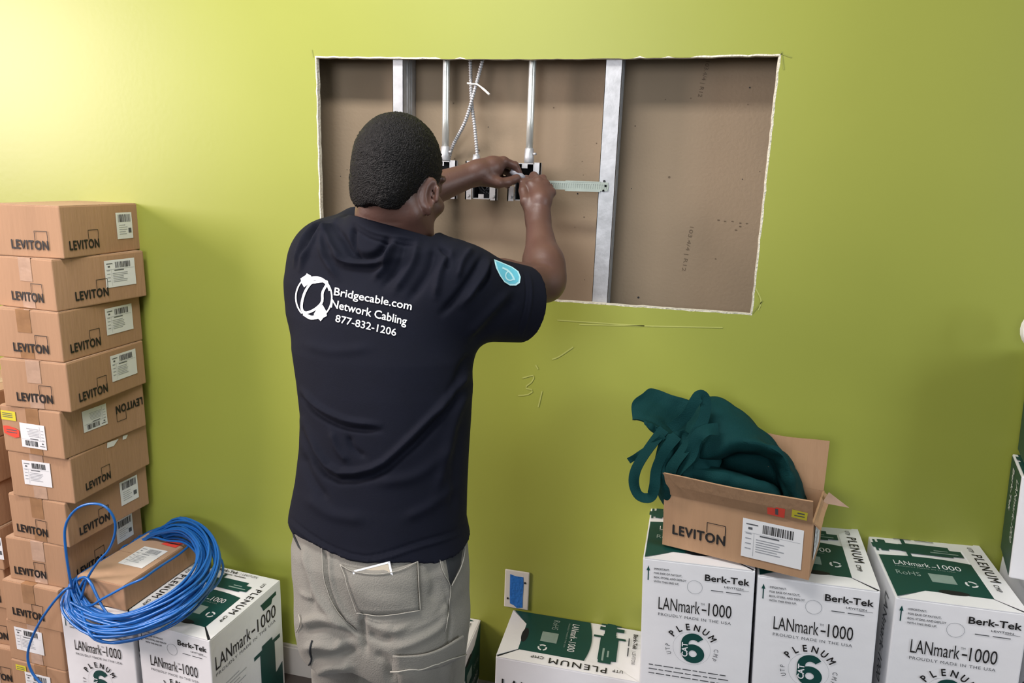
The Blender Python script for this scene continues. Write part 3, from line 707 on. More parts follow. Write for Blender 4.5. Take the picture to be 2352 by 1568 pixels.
flap('side_flap', (wd - .001, .006, h), (wd - .001, d - .006, h), (.9, 0, -.75), .02)
fp = Print(); leviton(fp, .024, .034, .118, .022); label_print(fp, .178, .020, .124, .090, 77); fp.build('front_print', (0, 0, 0), (1, 0, 0), (0, 0, 1), ob, off=.0012)
sp = Print(); label_print(sp, .03, .03, .10, .08, 78); sp.build('side_print', (wd, 0, 0), (0, 1, 0), (0, 0, 1), ob, off=.0012)
dv = np.array((0, -.42, .9)); dv /= np.linalg.norm(dv)
fp = Print(); sticker(fp, [(.228, .006), (.262, .004), (.264, .032), (.228, .034)], M['red'], [(.244, .010, .250, .028)]); sticker(fp, [(.276, .012), (.306, .010), (.308, .034), (.278, .036)], M['yellow'], [(.288, .026, .302, .030), (.282, .018, .302, .021)])
fp.poly([(.105, .030), (.135, .018), (.165, .030), (.165, .044), (.135, .054), (.105, .044)], M['tape'], 1); fp.rect(.172, .030, .206, .037, M['tape'], 1)
fp.build('flap_print', (.0, .001, h), (1, 0, 0), dv, ob, off=.0005 + .0045)
b = MB(); b.V = [(wd + .001, d - .05, h - .01), (wd + .012, d - .04, h + .014), (wd + .055, d - .02, h - .022), (wd + .012, d - .03, h - .016)]; b.F = [(0, 1, 2, 3)]; b.mi = [0]; b.build('loose_tape', M['tape2'], ob)
OM = rotm(.9576, -.205, .7275, -.30, .045); ob.matrix_world = OM

def upsample(rows, a, b):
    R_ = np.array([spline(r_, b) for r_ in rows]); return np.stack([spline(R_[:, j], a) for j in range(b)], 1)
def grid_mesh(rows, nm, m_, parent=None, thick=.0022, up=(44, 60), crumple=0.0, seed=0):
    G = upsample(rows, *up)
    if crumple:
        du = np.gradient(G, axis=1); dv_ = np.gradient(G, axis=0); Nn = np.cross(du, dv_); Nn /= np.linalg.norm(Nn, axis=2)[:, :, None] + 1e-9
        r_ = np.random.default_rng(seed); D = np.zeros(G.shape[:2])
        for k in range(9):                                         # creased, sharp-ridged waves in several directions
            d_ = r_.normal(size=3); d_ /= np.linalg.norm(d_); ph = r_.uniform(0, 6); fr_ = r_.uniform(22, 80)
            D += (1 - 2 * np.abs(np.sin(G @ d_ * fr_ + ph + 1.4 * np.sin(G @ np.roll(d_, 1) * 31)))) * (30 / fr_) * .33
        G = G + Nn * (D * crumple)[:, :, None]
    a, b_ = up; V = G.reshape(-1, 3); Fc = [(i * b_ + j, i * b_ + j + 1, (i + 1) * b_ + j + 1, (i + 1) * b_ + j) for i in range(a - 1) for j in range(b_ - 1)]
    o = mesh(nm, V, Fc, parent, [m_], None, True)
    k = o.modifiers.new('t', 'SOLIDIFY'); k.thickness = thick; k.offset = 0
    e = o.modifiers.new('e', 'EDGE_SPLIT'); e.split_angle = math.radians(38)
    return o
def bag():
    A = lambda L_: [at(*p) for p in L_]
    rows = [A([(1590, 1090, -.05), (1640, 1090, -.05), (1690, 1100, -.05), (1740, 1105, -.05), (1790, 1115, -.05), (1830, 1130, -.05), (1850, 1165, -.07)]),
            A([(1580, 985, -.08), (1615, 940, -.08), (1660, 935, -.08), (1712, 967, -.08), (1772, 1020, -.08), (1822, 1080, -.08), (1850, 1150, -.09)]),
            A([(1582, 962, -.11), (1613, 932, -.11), (1640, 922, -.115), (1700, 953, -.115), (1765, 1008, -.115), (1820, 1070, -.115), (1850, 1150, -.115)]),
            A([(1575, 1000, -.16), (1602, 985, -.165), (1640, 972, -.17), (1700, 985, -.17), (1760, 1020, -.17), (1812, 1080, -.165), (1848, 1160, -.15)]),
            A([(1562, 1035, -.185), (1602, 1042, -.19), (1640, 1036, -.20), (1690, 1014, -.20), (1768, 1024, -.20), (1803, 1055, -.195), (1822, 1140, -.175)]),
            A([(1566, 1044, -.165), (1604, 1053, -.165), (1642, 1050, -.17), (1692, 1032, -.17), (1762, 1042, -.17), (1790, 1068, -.165), (1808, 1145, -.16)]),
            A([(1570, 1050, -.08), (1605, 1056, -.08), (1650, 1050, -.08), (1700, 1040, -.075), (1755, 1048, -.08), (1780, 1080, -.09), (1800, 1145, -.12)]),
            A([(1560, 1068, -.10), (1600, 1072, -.10), (1645, 1076, -.10), (1695, 1086, -.10), (1745, 1100, -.10), (1778, 1116, -.11), (1798, 1154, -.14)]),
            A([(1545, 1082, -.19), (1592, 1076, -.20), (1640, 1084, -.205), (1690, 1094, -.20), (1735, 1108, -.20), (1772, 1122, -.19), (1795, 1158, -.18)]),
            A([(1545, 1165, -.185), (1592, 1175, -.19), (1640, 1180, -.195), (1690, 1185, -.195), (1735, 1190, -.20), (1772, 1195, -.19), (1790, 1200, -.18)])]
    o = grid_mesh(rows, 'tote_bag', M['bag'], up=(70, 60), crumple=.0048, seed=3); tag(o, 'crumpled dark green fabric tote bag stuffed into the open carton', 'bag')
    ring = [(1453, 962, -.15), (1452, 925, -.12), (1475, 905, -.10), (1497, 891, -.08), (1540, 906, -.08), (1592, 925, -.09), (1575, 958, -.13), (1540, 978, -.15), (1520, 992, -.17), (1500, 984, -.18), (1478, 968, -.18), (1460, 966, -.17), (1453, 962, -.15)]
    r0 = A(ring); cen = np.mean(r0[:-1], 0)
    nk = [(1545, 1000, -.17), (1535, 985, -.15), (1540, 972, -.13), (1560, 962, -.10), (1585, 958, -.09), (1612, 958, -.10), (1615, 985, -.13), (1605, 1010, -.16), (1590, 1030, -.19), (1575, 1035, -.20), (1560, 1028, -.20), (1550, 1012, -.19), (1545, 1000, -.17)]
    r2 = A(nk); r1 = [a * .62 + c * .38 + (cen - a) * .05 for a, c in zip(r0, r2)]
    r3 = [a + np.array([.05, .0, -.07]) for a in r2]
    grid_mesh([r0, r1, r2, r3], 'bunched_end', M['bag'], o, up=(30, 70), crumple=.0062, seed=5)
    # gathered folds under the bunch
    g = [A([(1520, 990, -.19), (1545, 1000, -.20), (1568, 985, -.21), (1590, 1000, -.20), (1612, 985, -.195)]), A([(1515, 1030, -.20), (1535, 1035, -.225), (1560, 1015, -.20), (1585, 1038, -.215), (1605, 1030, -.19)]),
         A([(1508, 1062, -.20), (1526, 1065, -.23), (1548, 1050, -.20), (1570, 1075, -.225), (1600, 1070, -.19)]), A([(1505, 1100, -.19), (1524, 1098, -.22), (1545, 1090, -.20), (1570, 1105, -.215), (1605, 1100, -.19)]), A([(1530, 1160, -.18), (1540, 1160, -.19), (1555, 1160, -.18), (1580, 1165, -.19), (1610, 1165, -.18)])]
    grid_mesh(g, 'gathered_folds', M['bag'], o, crumple=.0055, seed=8)
    def ribbon(nm, pts, wd_, tw=(0.25, .1, .9)):
        P = spline([at(*p) for p in pts], 40); T = np.gradient(P, axis=0); T /= np.linalg.norm(T, axis=1)[:, None]
        r = [[], []]; 
        for i, (p_, t_) in enumerate(zip(P, T)):
            view = CP - p_; view /= np.linalg.norm(view); s_ = np.cross(t_, view); s_ /= np.linalg.norm(s_)
            a = .5 * math.sin(i * .25); s_ = s_ * math.cos(a) + np.cross(t_, s_) * math.sin(a); wv = wd_ if np.isscalar(wd_) else wd_[0] + (wd_[1] - wd_[0]) * i / 39
            r[0].append(p_ - s_ * wv / 2); r[1].append(p_ + s_ * wv / 2)
        grid_mesh([r[0], (np.array(r[0]) + np.array(r[1])) / 2, r[1]], nm, M['bag'], o, thick=.0016, up=(5, 60))
    ribbon('strap', [(1525, 985, -.20), (1490, 1030, -.215), (1462, 1075, -.22), (1456, 1110, -.225), (1468, 1138, -.235), (1493, 1142, -.24), (1503, 1118, -.245), (1508, 1075, -.24), (1530, 1030, -.235), (1555, 1000, -.22)], .024)
    ribbon('strap', [(1540, 985, -.2), (1575, 955, -.205), (1594, 925, -.20), (1608, 908, -.19), (1620, 920, -.185), (1618, 955, -.20), (1600, 995, -.225), (1570, 1035, -.235), (1545, 1070, -.235), (1535, 1100, -.225)], .026)
    ribbon('strap', [(1650, 985, -.205), (1622, 988, -.225), (1600, 1005, -.235), (1588, 1040, -.24), (1570, 1065, -.235), (1545, 1088, -.225)], .028)
    ribbon('hem_binding', [(1444, 1058, -.20), (1470, 1042, -.205), (1500, 1020, -.21), (1525, 1000, -.21)], .014)
bag()
# ------------------------------------------------------------------ signed-distance volumes for the figure
class Vol:
    def __init__(s, lo, hi, h):
        s.lo = np.array(lo, float); s.h = h; s.n = np.ceil((np.array(hi) - s.lo) / h).astype(int) + 1; s.d = np.full(s.n, 1.0, np.float32)
        s.ax = [(s.lo[i] + np.arange(s.n[i]) * h).astype(np.float32) for i in range(3)]
    def put(s, fn, lo, hi, k=.01, op='u'):
        mg = k + 3.5 * s.h
        a = np.maximum(np.floor((np.array(lo) - mg - s.lo) / s.h).astype(int), 0); b = np.minimum(np.ceil((np.array(hi) + mg - s.lo) / s.h).astype(int) + 1, s.n)
        if (b <= a).any(): return
        X, Y, Z = np.meshgrid(s.ax[0][a[0]:b[0]], s.ax[1][a[1]:b[1]], s.ax[2][a[2]:b[2]], indexing='ij', sparse=True)
        p = fn(X, Y, Z); B = s.d[a[0]:b[0], a[1]:b[1], a[2]:b[2]]
        if op == 'u':
            h = np.clip(.5 + .5 * (B - p) / k, 0, 1); B[...] = B * (1 - h) + p * h - k * h * (1 - h)
        else:
            h = np.clip(.5 - .5 * (B + p) / k, 0, 1); B[...] = B * (1 - h) - p * h + k * h * (1 - h)
    def cap(s, a, b, ra, rb=None, k=.01, op='u', cut=None):
        a, b = np.array(a, float), np.array(b, float); rb = ra if rb is None else rb; ab = b - a; L2 = ab @ ab + 1e-12
        def fn(X, Y, Z):
            t = np.clip(((X - a[0]) * ab[0] + (Y - a[1]) * ab[1] + (Z - a[2]) * ab[2]) / L2, 0, 1)
            q = np.sqrt((X - a[0] - t * ab[0]) ** 2 + (Y - a[1] - t * ab[1]) ** 2 + (Z - a[2] - t * ab[2]) ** 2) - (ra + (rb - ra) * t)
            if cut is not None:                                     # flat end at b
                u = ab / math.sqrt(L2); q = np.maximum(q, (X - b[0]) * u[0] + (Y - b[1]) * u[1] + (Z - b[2]) * u[2])
            return q
        r = max(ra, rb); s.put(fn, np.minimum(a, b) - r, np.maximum(a, b) + r, k, op)
    def chain(s, P, R, k=.01):
        for i in range(len(P) - 1): s.cap(P[i], P[i + 1], R[i], R[i + 1], k)
    def ell(s, c, r, rot=None, k=.01, op='u'):
        c, r = np.array(c, float), np.array(r, float); Q = np.eye(3) if rot is None else np.array(rot)      # rows: local axes
        def fn(X, Y, Z):
            dx, dy, dz = X - c[0], Y - c[1], Z - c[2]
            l = [Q[i, 0] * dx + Q[i, 1] * dy + Q[i, 2] * dz for i in range(3)]
            k0 = np.sqrt(sum((l[i] / r[i]) ** 2 for i in range(3))); k1 = np.sqrt(sum((l[i] / r[i] ** 2) ** 2 for i in range(3))) + 1e-9
            return k0 * (k0 - 1) / k1
        R_ = r.max(); s.put(fn, c - R_, c + R_, k, op)
    def loft(s, Zs, cx, cy, a, b, k=.01, ex=2.3):
        def fn(X, Y, Z):
            z = Z; ip = lambda v: np.interp(z, Zs, v).astype(np.float32)
            A, B_ = ip(a), ip(b); q = (np.abs((X - ip(cx)) / A) ** ex + np.abs((Y - ip(cy)) / B_) ** ex) ** (1 / ex)
            return np.maximum((q - 1) * np.minimum(A, B_), np.maximum(Zs[0] - z, z - Zs[-1]))
        cx, cy, a, b = map(np.array, (cx, cy, a, b))
        s.put(fn, ((cx - a).min(), (cy - b).min(), Zs[0]), ((cx + a).max(), (cy + b).max(), Zs[-1]), k)
    def clip(s, fn):
        X, Y, Z = np.meshgrid(*s.ax, indexing='ij', sparse=True); s.d = np.maximum(s.d, fn(X, Y, Z))
    def mesh(s):
        """surface nets"""
        d = s.d; ins = d < 0; n = np.array(d.shape) - 1
        cnt = sum(ins[i:i + n[0], j:j + n[1], k:k + n[2]].astype(np.int8) for i in (0, 1) for j in (0, 1) for k in (0, 1))
        cells = np.argwhere((cnt > 0) & (cnt < 8)); 
        c8 = {(i, j, k): d[cells[:, 0] + i, cells[:, 1] + j, cells[:, 2] + k] for i in (0, 1) for j in (0, 1) for k in (0, 1)}
        acc = np.zeros((len(cells), 3)); num = np.zeros(len(cells))
        for p in c8:
            for ax in range(3):
                if p[ax]: continue
                q = list(p); q[ax] = 1; q = tuple(q); A, B = c8[p], c8[q]; hit = (A < 0) != (B < 0); t = np.where(hit, A / np.where(hit, A - B, 1), 0)
                for i in range(3): acc[:, i] += np.where(hit, p[i] + (t if i == ax else 0), 0)
                num += hit
        V = s.lo + s.h * (cells + acc / num[:, None])
        idx = np.full(n, -1, np.int32); idx[cells[:, 0], cells[:, 1], cells[:, 2]] = np.arange(len(cells))
        Fc = []
        for ax in range(3):
            sl0 = [slice(None)] * 3; sl1 = [slice(None)] * 3; sl0[ax] = slice(0, -1); sl1[ax] = slice(1, None)
            A, B = ins[tuple(sl0)], ins[tuple(sl1)]; E = np.argwhere(A != B); u, v = (ax + 1) % 3, (ax + 2) % 3
            E = E[(E[:, u] > 0) & (E[:, v] > 0) & (E[:, u] < n[u]) & (E[:, v] < n[v])]
            def g(du, dv):
                q = E.copy(); q[:, u] += du; q[:, v] += dv; return idx[q[:, 0], q[:, 1], q[:, 2]]
            Q = np.stack([g(-1, -1), g(0, -1), g(0, 0), g(-1, 0)], 1); fl = ~A[E[:, 0], E[:, 1], E[:, 2]]; Q[fl] = Q[fl][:, ::-1]
            Fc.append(Q)
        Fc = np.concatenate(Fc); Fc = Fc[(Fc >= 0).all(1)]
        return V, Fc
def normals(V, Fc):
    n = np.cross(V[Fc[:, 2]] - V[Fc[:, 0]], V[Fc[:, 3]] - V[Fc[:, 1]]); N = np.zeros_like(V)
    for i in range(4): np.add.at(N, Fc[:, i], n)
    return N / (np.linalg.norm(N, axis=1)[:, None] + 1e-12)
def relax(V, Fc, it=2, lam=.5):
    for _ in range(it):
        acc = np.zeros_like(V); num = np.zeros(len(V))
        for i in range(4):
            for j in (1, 3): np.add.at(acc, Fc[:, i], V[Fc[:, (i + j) % 4]]); np.add.at(num, Fc[:, i], 1)
        V = V + lam * (acc / np.maximum(num, 1)[:, None] - V)
    return V
def sculpt(V, Fc, strokes):
    """press folds into cloth: ridges (positive) and creases (negative) along strokes"""
    N = normals(V, Fc); vis = ((CP - V) * N).sum(1) > -.02; px = pix(V); D = np.zeros(len(V))
    for pts, wd_, ht in strokes:
        P = spline([np.array(p, float) for p in pts], 14) if len(pts) > 2 else np.linspace(pts[0], pts[1], 8)
        lo, hi = P.min(0) - 3 * wd_, P.max(0) + 3 * wd_
        sel = np.where(vis & (px[:, 0] > lo[0]) & (px[:, 0] < hi[0]) & (px[:, 1] > lo[1]) & (px[:, 1] < hi[1]))[0]
        if not len(sel): continue
        q = px[sel]; best = np.full(len(sel), 1e9); tt = np.zeros(len(sel))
        for i in range(len(P) - 1):
            ab = P[i + 1] - P[i]; t = np.clip(((q - P[i]) @ ab) / (ab @ ab + 1e-9), 0, 1); dd = np.linalg.norm(q - P[i] - t[:, None] * ab, axis=1)
            u = dd < best; best[u] = dd[u]; tt[u] = (i + t[u]) / (len(P) - 1)
        D[sel] += ht * np.exp(-(best / wd_) ** 2) * np.clip(np.minimum(tt, 1 - tt) * 5 + .25, 0, 1)
    return V + N * D[:, None]
def fast_mesh(name, V, Fc, mats, parent=None):
    me = bpy.data.meshes.new(name); me.vertices.add(len(V)); me.vertices.foreach_set('co', V.astype(np.float32).ravel())
    me.loops.add(4 * len(Fc)); me.loops.foreach_set('vertex_index', Fc.astype(np.int32).ravel())
    me.polygons.add(len(Fc)); me.polygons.foreach_set('loop_start', np.arange(0, 4 * len(Fc), 4, dtype=np.int32)); me.update(calc_edges=True); me.validate()
    return link(name, me, parent, mats, True)
def bvh(V, Fc): return BVHTree.FromPolygons(V.tolist(), Fc.tolist())
def on_surface(tree, px, py, off):
    d = ray(px, py); h = tree.ray_cast(Vector(CP), Vector(d).normalized())
    if h[0] is None: return None
    return np.array(h[0] + h[1] * off)

# joints (metres); right = the side at the right of the picture
neck = np.array([.392, -.465, 1.455]); head = np.array([.4115, -.462, 1.554])
Rsh, Relb, Rwr = np.array([.535, -.455, 1.345]), at(1252, 648, -.25), at(1236, 505, -.115)
Lsh, Lelb, Lwr = np.array([.262, -.43, 1.375]), at(905, 466, -.25), at(1098, 396, -.12)
yaw, pit = math.radians(20), math.radians(15)
hf = np.array([math.sin(yaw) * math.cos(pit), math.cos(yaw) * math.cos(pit), -math.sin(pit)]); hr = np.array([math.cos(yaw), -math.sin(yaw), 0]); hu = np.cross(hr, hf)
HQ = np.array([hr, hf, hu])
def H(x, y, z): return head + hr * x + hf * y + hu * z

# --- the body: head, neck, trunk, arms and hands as one surface
B = Vol((.14, -.80, .84), (.76, .06, 1.70), .003)
B.loft(np.array([.86, .95, 1.05, 1.15, 1.25, 1.33, 1.38]), [.43, .42, .42, .405, .39, .385, .39], [-.61, -.59, -.565, -.535, -.505, -.475, -.465], [.14, .14, .135, .14, .15, .14, .09], [.09, .09, .09, .095, .10, .09, .07], k=.03)
B.cap([.395, -.465, 1.38], neck + [-.004, .0, .01], .060, .055, k=.04); B.cap(neck + [-.003, 0, 0], H(0, -.02, -.045), .055, .055, k=.03)
B.cap([.40, -.46, 1.39], Rsh, .05, .052, k=.03); B.cap([.38, -.46, 1.395], Lsh, .05, .052, k=.03)
B.ell(H(0, -.010, .008), (.0715, .089, .090), HQ, k=.02)             # cranium
B.ell(H(0, .036, -.062), (.055, .054, .066), HQ, k=.03)             # face
B.ell(H(0, .066, -.112), (.026, .024, .022), HQ, k=.025)            # chin
B.cap(H(-.048, -.002, -.078), H(-.018, .066, -.112), .020, .020, k=.03); B.cap(H(.048, -.002, -.078), H(.018, .066, -.112), .020, .020, k=.03)
B.cap(H(0, .080, -.018), H(0, .098, -.052), .009, .015, k=.012); B.ell(H(0, .084, -.083), (.024, .012, .011), HQ, k=.01)
for s in (-1, 1):
    B.ell(H(s * .029, .088, -.012), (.016, .014, .011), HQ, k=.012, op='s'); B.ell(H(s * .029, .076, -.012), (.0125, .0125, .0115), HQ, k=.004)
    B.cap(H(s * .014, .086, .006), H(s * .044, .074, .008), .008, .007, k=.012); B.ell(H(s * .043, .064, -.048), (.020, .018, .016), HQ, k=.02)
    e = H(s * .0765, .004, -.038); ax = hr * s * .80 - hf * .60; f2 = np.cross(hu, ax) * s; EQ = np.array([ax, hf * .8 + hr * s * .6, hu])
    B.ell(e, (.0060, .0165, .031), EQ, k=.006); B.cap(e + hu * -.026 + hf * .002, e + hu * -.034 + hf * .006, .007, .006, k=.006)
    B.ell(e + hr * s * .007 + hf * .003, (.006, .011, .020), EQ, k=.006, op='s'); B.cap(e + EQ[1] * .010 + hu * .012 + hr * s * .004, e + EQ[1] * .012 - hu * .01 + hr * s * .004, .004, .004, k=.005)
# arms
B.chain([Rsh, Rsh * .55 + Relb * .45, Relb, Relb * .68 + Rwr * .32, Rwr], [.050, .047, .040, .041, .0265], k=.02)
B.ell(Relb * .80 + Rwr * .20 + np.array([.006, -.008, 0]), (.036, .038, .045), k=.03)
B.chain([Lsh, Lsh * .5 + Lelb * .5, Lelb, Lelb * .68 + Lwr * .32, Lwr], [.050, .048, .039, .039, .026], k=.02)
# hands: palm, four fingers with bends, a thumb from the side
def hand(wr, palm, knuckles, pips, tips, thumb, rp=.017):
    mk = np.mean(knuckles, 0)
    B.cap(wr, palm, .0255, .025, k=.02)
    for q in knuckles: B.cap(palm, q, .018, .0108, k=.014)
    for a, p_, t_, r in zip(knuckles, pips, tips, (.0092, .0095, .0090, .0080)):
        mid = p_ * .45 + t_ * .55; B.cap(a, p_, r + .001, r, k=.006); B.ell(p_, (r + .0008,) * 3, k=.004); B.cap(p_, mid, r, r * .94, k=.004); B.cap(mid, t_, r * .94, r * .82, k=.004)
    for i in range(len(thumb) - 1): B.cap(thumb[i], thumb[i + 1], (.017, .0125, .0108, .0098)[i], (.0125, .0108, .0098, .0085)[i], k=.010 if i == 0 else .005)
hand(Rwr, at(1241, 462, -.098),
     [at(1219, 424, -.080), at(1236, 416, -.070), at(1253, 424, -.066), at(1267, 442, -.068)],
     [at(1208, 412, -.048), at(1226, 404, -.036), at(1246, 410, -.032), at(1262, 430, -.036)],
     [at(1200, 424, -.026), at(1212, 424, -.014), at(1232, 432, -.012), at(1250, 448, -.016)],
     [at(1222, 488, -.112), at(1207, 462, -.108), at(1202, 438, -.088), at(1202, 418, -.066)])
hand(Lwr, at(1130, 385, -.098),
     [at(1157, 370, -.084), at(1152, 372, -.062), at(1146, 385, -.045), at(1140, 402, -.034)],
     [at(1182, 380, -.066), at(1180, 384, -.046), at(1172, 398, -.030), at(1160, 414, -.024)],
     [at(1194, 401, -.058), at(1190, 408, -.038), at(1180, 418, -.026), at(1166, 428, -.022)],
     [at(1118, 412, -.118), at(1144, 420, -.112), at(1166, 418, -.094), at(1187, 409, -.076)])
V, Fc = B.mesh(); V = relax(V, Fc, 1, .5)
V = sculpt(V, Fc, [([(1213, 612), (1245, 606), (1270, 612)], 5, -.0015), ([(1262, 556), (1278, 575), (1284, 590)], 4, .001), ([(830, 497), (870, 510), (930, 512)], 6, -.0012)])
person = fast_mesh('person', V, Fc, [M['skin']])
tag(person, 'person in a black t-shirt and grey cargo trousers, back turned, reaching into the wall opening', 'person')

# --- hair: a cap over the cranium down to the nape
Hv = Vol(head - [.16, .16, .16], head + [.16, .16, .16], .0026)
Hv.ell(H(0, -.010, .010), (.0755, .0935, .0945), HQ, k=.02); Hv.ell(H(0, -.050, -.050), (.0575, .036, .050), HQ, k=.03)
def hairline(X, Y, Z):
    dx, dy, dz = X - head[0], Y - head[1], Z - head[2]
    l = [HQ[i, 0] * dx + HQ[i, 1] * dy + HQ[i, 2] * dz for i in range(3)]
    low = -.083 + .030 * np.clip((l[1] - .000) / .02, 0, 1) + .055 * np.clip((l[1] - .022) / .03, 0, 1) + .03 * np.clip((l[1] - .045) / .03, 0, 1) + .003 * np.sin(l[0] * 110) * np.cos(l[1] * 90)
    around_ear = .019 - np.sqrt((l[1] - .004) ** 2 + ((l[2] + .040) * .60) ** 2)     # keeps clear of the ears
    return np.maximum(np.maximum(low - l[2], l[1] - .074), np.where(np.abs(l[0]) > .055, around_ear, -1))
Hv.clip(hairline)
V, Fc = Hv.mesh(); V = relax(V, Fc, 1, .4)
nrm = normals(V, Fc); f_ = lambda p, s: np.sin(p[:, 0] * s + 1.3 * np.sin(p[:, 1] * s * .7)) * np.sin(p[:, 1] * s * 1.1 + 1.7 * np.sin(p[:, 2] * s * .8)) * np.sin(p[:, 2] * s * .9 + 1.1 * np.sin(p[:, 0] * s * .6))
V = V + nrm * (.0007 * f_(V, 420) + .0006 * f_(V + 3, 800) + rng.normal(0, .00045, len(V)))[:, None]
fast_mesh('hair', V, Fc, [M['hair']], person)

# --- t-shirt
T = Vol((.12, -.80, .78), (.72, -.16, 1.56), .003)
Zs = np.array([.80, .86, .92, .98, 1.04, 1.10, 1.16, 1.22, 1.28, 1.34, 1.39])
cx = [.437, .431, .420, .421, .420, .417, .407, .394, .380, .375, .378]; cy = [-.624, -.617, -.600, -.584, -.567, -.550, -.531, -.512, -.492, -.476, -.468]
a_ = [.178, .176, .168, .163, .161, .162, .168, .174, .168, .150, .105]; b_ = [.140, .136, .127, .122, .122, .125, .128, .129, .124, .110, .085]
T.loft(Zs, cx, cy, a_, b_, k=.03)
T.cap([.395, -.468, 1.405], neck + [-.002, -.002, .012], .075, .066, k=.03)
T.cap([.44, -.472, 1.380], Rsh, .072, .076, k=.05); T.cap([.34, -.470, 1.390], Lsh + [-.005, -.01, 0], .072, .078, k=.05)
T.ell([.27, -.47, 1.32], (.085, .085, .11), k=.05); T.ell([.50, -.48, 1.31], (.085, .085, .10), k=.05)
Rcuff = at(1203, 699, -.345); T.cap(Rsh + [-.01, -.005, -.02], Rcuff, .088, .079, k=.03, cut=1)
Lcuff = Lsh * .5 + Lelb * .5 + np.array([0, .0, -.01]); T.cap(Lsh, Lcuff, .080, .068, k=.03, cut=1)
# open neck, sleeves and hem
nu = np.array([.20, .16, .95]); nu /= np.linalg.norm(nu); nc = np.array([.395, -.47, 1.440])
T.put(lambda X, Y, Z: np.maximum(np.sqrt((X - neck[0]) ** 2 + (Y - neck[1] + .0) ** 2) - .0625, -((X - nc[0]) * nu[0] + (Y - nc[1]) * nu[1] + (Z - nc[2]) * nu[2]) - .05), neck - .09, neck + .12, k=.004, op='s')
T.clip(lambda X, Y, Z: np.where((np.abs(X - nc[0]) < .092) & (Z > 1.36) & (Y < -.36), (X - nc[0]) * nu[0] + (Y - nc[1]) * nu[1] + (Z - nc[2]) * nu[2] - .012, -1))
T.cap(Rsh * .5 + Rcuff * .5, Rcuff + (Rcuff - Rsh) * .2, .050, .072, k=.003, op='s'); T.cap(Lsh * .3 + Lcuff * .7, Lcuff + (Lcuff - Lsh) * .2, .050, .060, k=.003, op='s')
def hem(X, Y, Z):
    return (.901 - .013 * (X - .44) / .19 + .003 * np.sin(X * 40)) - Z + 0 * Y
T.clip(hem)
V, Fc = T.mesh(); V = relax(V, Fc, 2, .5)
shirt_folds = [
    ([(742, 520), (768, 575), (790, 600), (830, 606), (872, 602), (893, 585), (908, 556)], 9, .0055), ([(770, 520), (795, 560), (810, 582), (842, 590), (872, 580), (890, 552)], 9, -.006),
    ([(812, 520), (812, 560), (822, 590)], 7, -.005), ([(760, 515), (738, 548), (745, 590), (775, 640)], 9, .004), ([(790, 498), (748, 520), (712, 560), (690, 620)], 7, .005), ([(775, 505), (728, 530), (698, 580)], 6, -.005),
    ([(735, 510), (700, 548), (678, 610)], 6, .0045), ([(905, 556), (885, 610), (860, 640)], 9, .004), ([(930, 560), (915, 610), (880, 660)], 9, -.003), ([(960, 555), (945, 610), (905, 670)], 11, .004),
    ([(1000, 565), (985, 620), (940, 690)], 12, -.004), ([(1040, 575), (1012, 620), (1000, 680)], 10, .004), ([(1108, 590), (1085, 630), (1050, 680), (1015, 720)], 9, -.005), ([(1125, 598), (1105, 640), (1062, 700)], 9, .0045),
    ([(1128, 605), (1120, 640), (1095, 670)], 6, -.004), ([(1085, 570), (1062, 600), (1050, 640)], 9, .004), ([(1010, 563), (1030, 590), (1024, 620)], 7, -.004),
    ([(1080, 795), (1130, 745), (1180, 690)], 14, -.003), ([(1075, 770), (1120, 720), (1170, 670)], 12, .003), ([(1085, 815), (1060, 850), (1040, 930)], 12, -.004), ([(1070, 860), (1045, 900), (1000, 960)], 10, .004),
    ([(700, 790), (760, 806), (850, 800)], 14, .0015), ([(694, 895), (728, 932), (793, 964), (872, 976)], 8, .0035), ([(694, 912), (728, 950), (793, 982), (872, 990)], 7, -.0035),
    ([(697, 965), (735, 1046), (779, 1085), (858, 1074), (909, 1038), (995, 950), (1070, 862)], 9, .0042), ([(694, 990), (728, 1068), (779, 1104), (862, 1092), (918, 1052), (1005, 968), (1074, 890)], 9, -.0040),
    ([(692, 1040), (715, 1100), (752, 1150)], 12, -.003), ([(760, 990), (775, 1030), (800, 1060)], 9, .0025), ([(800, 1000), (812, 1030), (838, 1050)], 8, -.0025), ([(1040, 880), (1010, 960), (940, 1040)], 10, -.0025),
    ([(1078, 885), (1045, 960), (1024, 1040), (1000, 1140)], 14, .003), ([(1066, 960), (1048, 1060), (1040, 1180)], 14, -.0025), ([(860, 1110), (960, 1090), (1040, 1020)], 16, .002), ([(700, 1140), (760, 1180), (840, 1195)], 16, .002), ([(930, 1190), (990, 1160), (1055, 1110)], 14, .002),
    ([(664, 1200), (705, 1234), (762, 1268), (830, 1290), (885, 1282), (960, 1257), (1030, 1237), (1062, 1222)], 4, .0022), ([(664, 1185), (705, 1220), (762, 1254), (830, 1276), (885, 1268), (960, 1243), (1030, 1223), (1062, 1208)], 2.5, -.0018),
    ([(818, 508), (850, 530), (890, 541), (930, 546), (962, 552)], 5, .003), ([(812, 525), (850, 548), (890, 558), (930, 562), (965, 566)], 3.5, -.003),
    ([(1215, 625), (1221, 665), (1215, 720), (1197, 775)], 4, .002), ([(1203, 622), (1209, 665), (1203, 715), (1184, 772)], 2.5, -.0018)]
V = sculpt(V, Fc, [(p_, w_ * .85, h_ * (2.0 if w_ > 5 else 1.0)) for p_, w_, h_ in shirt_folds])
shirt = fast_mesh('t_shirt', V, Fc, [M['shirt']], person); ST = bvh(V, Fc)

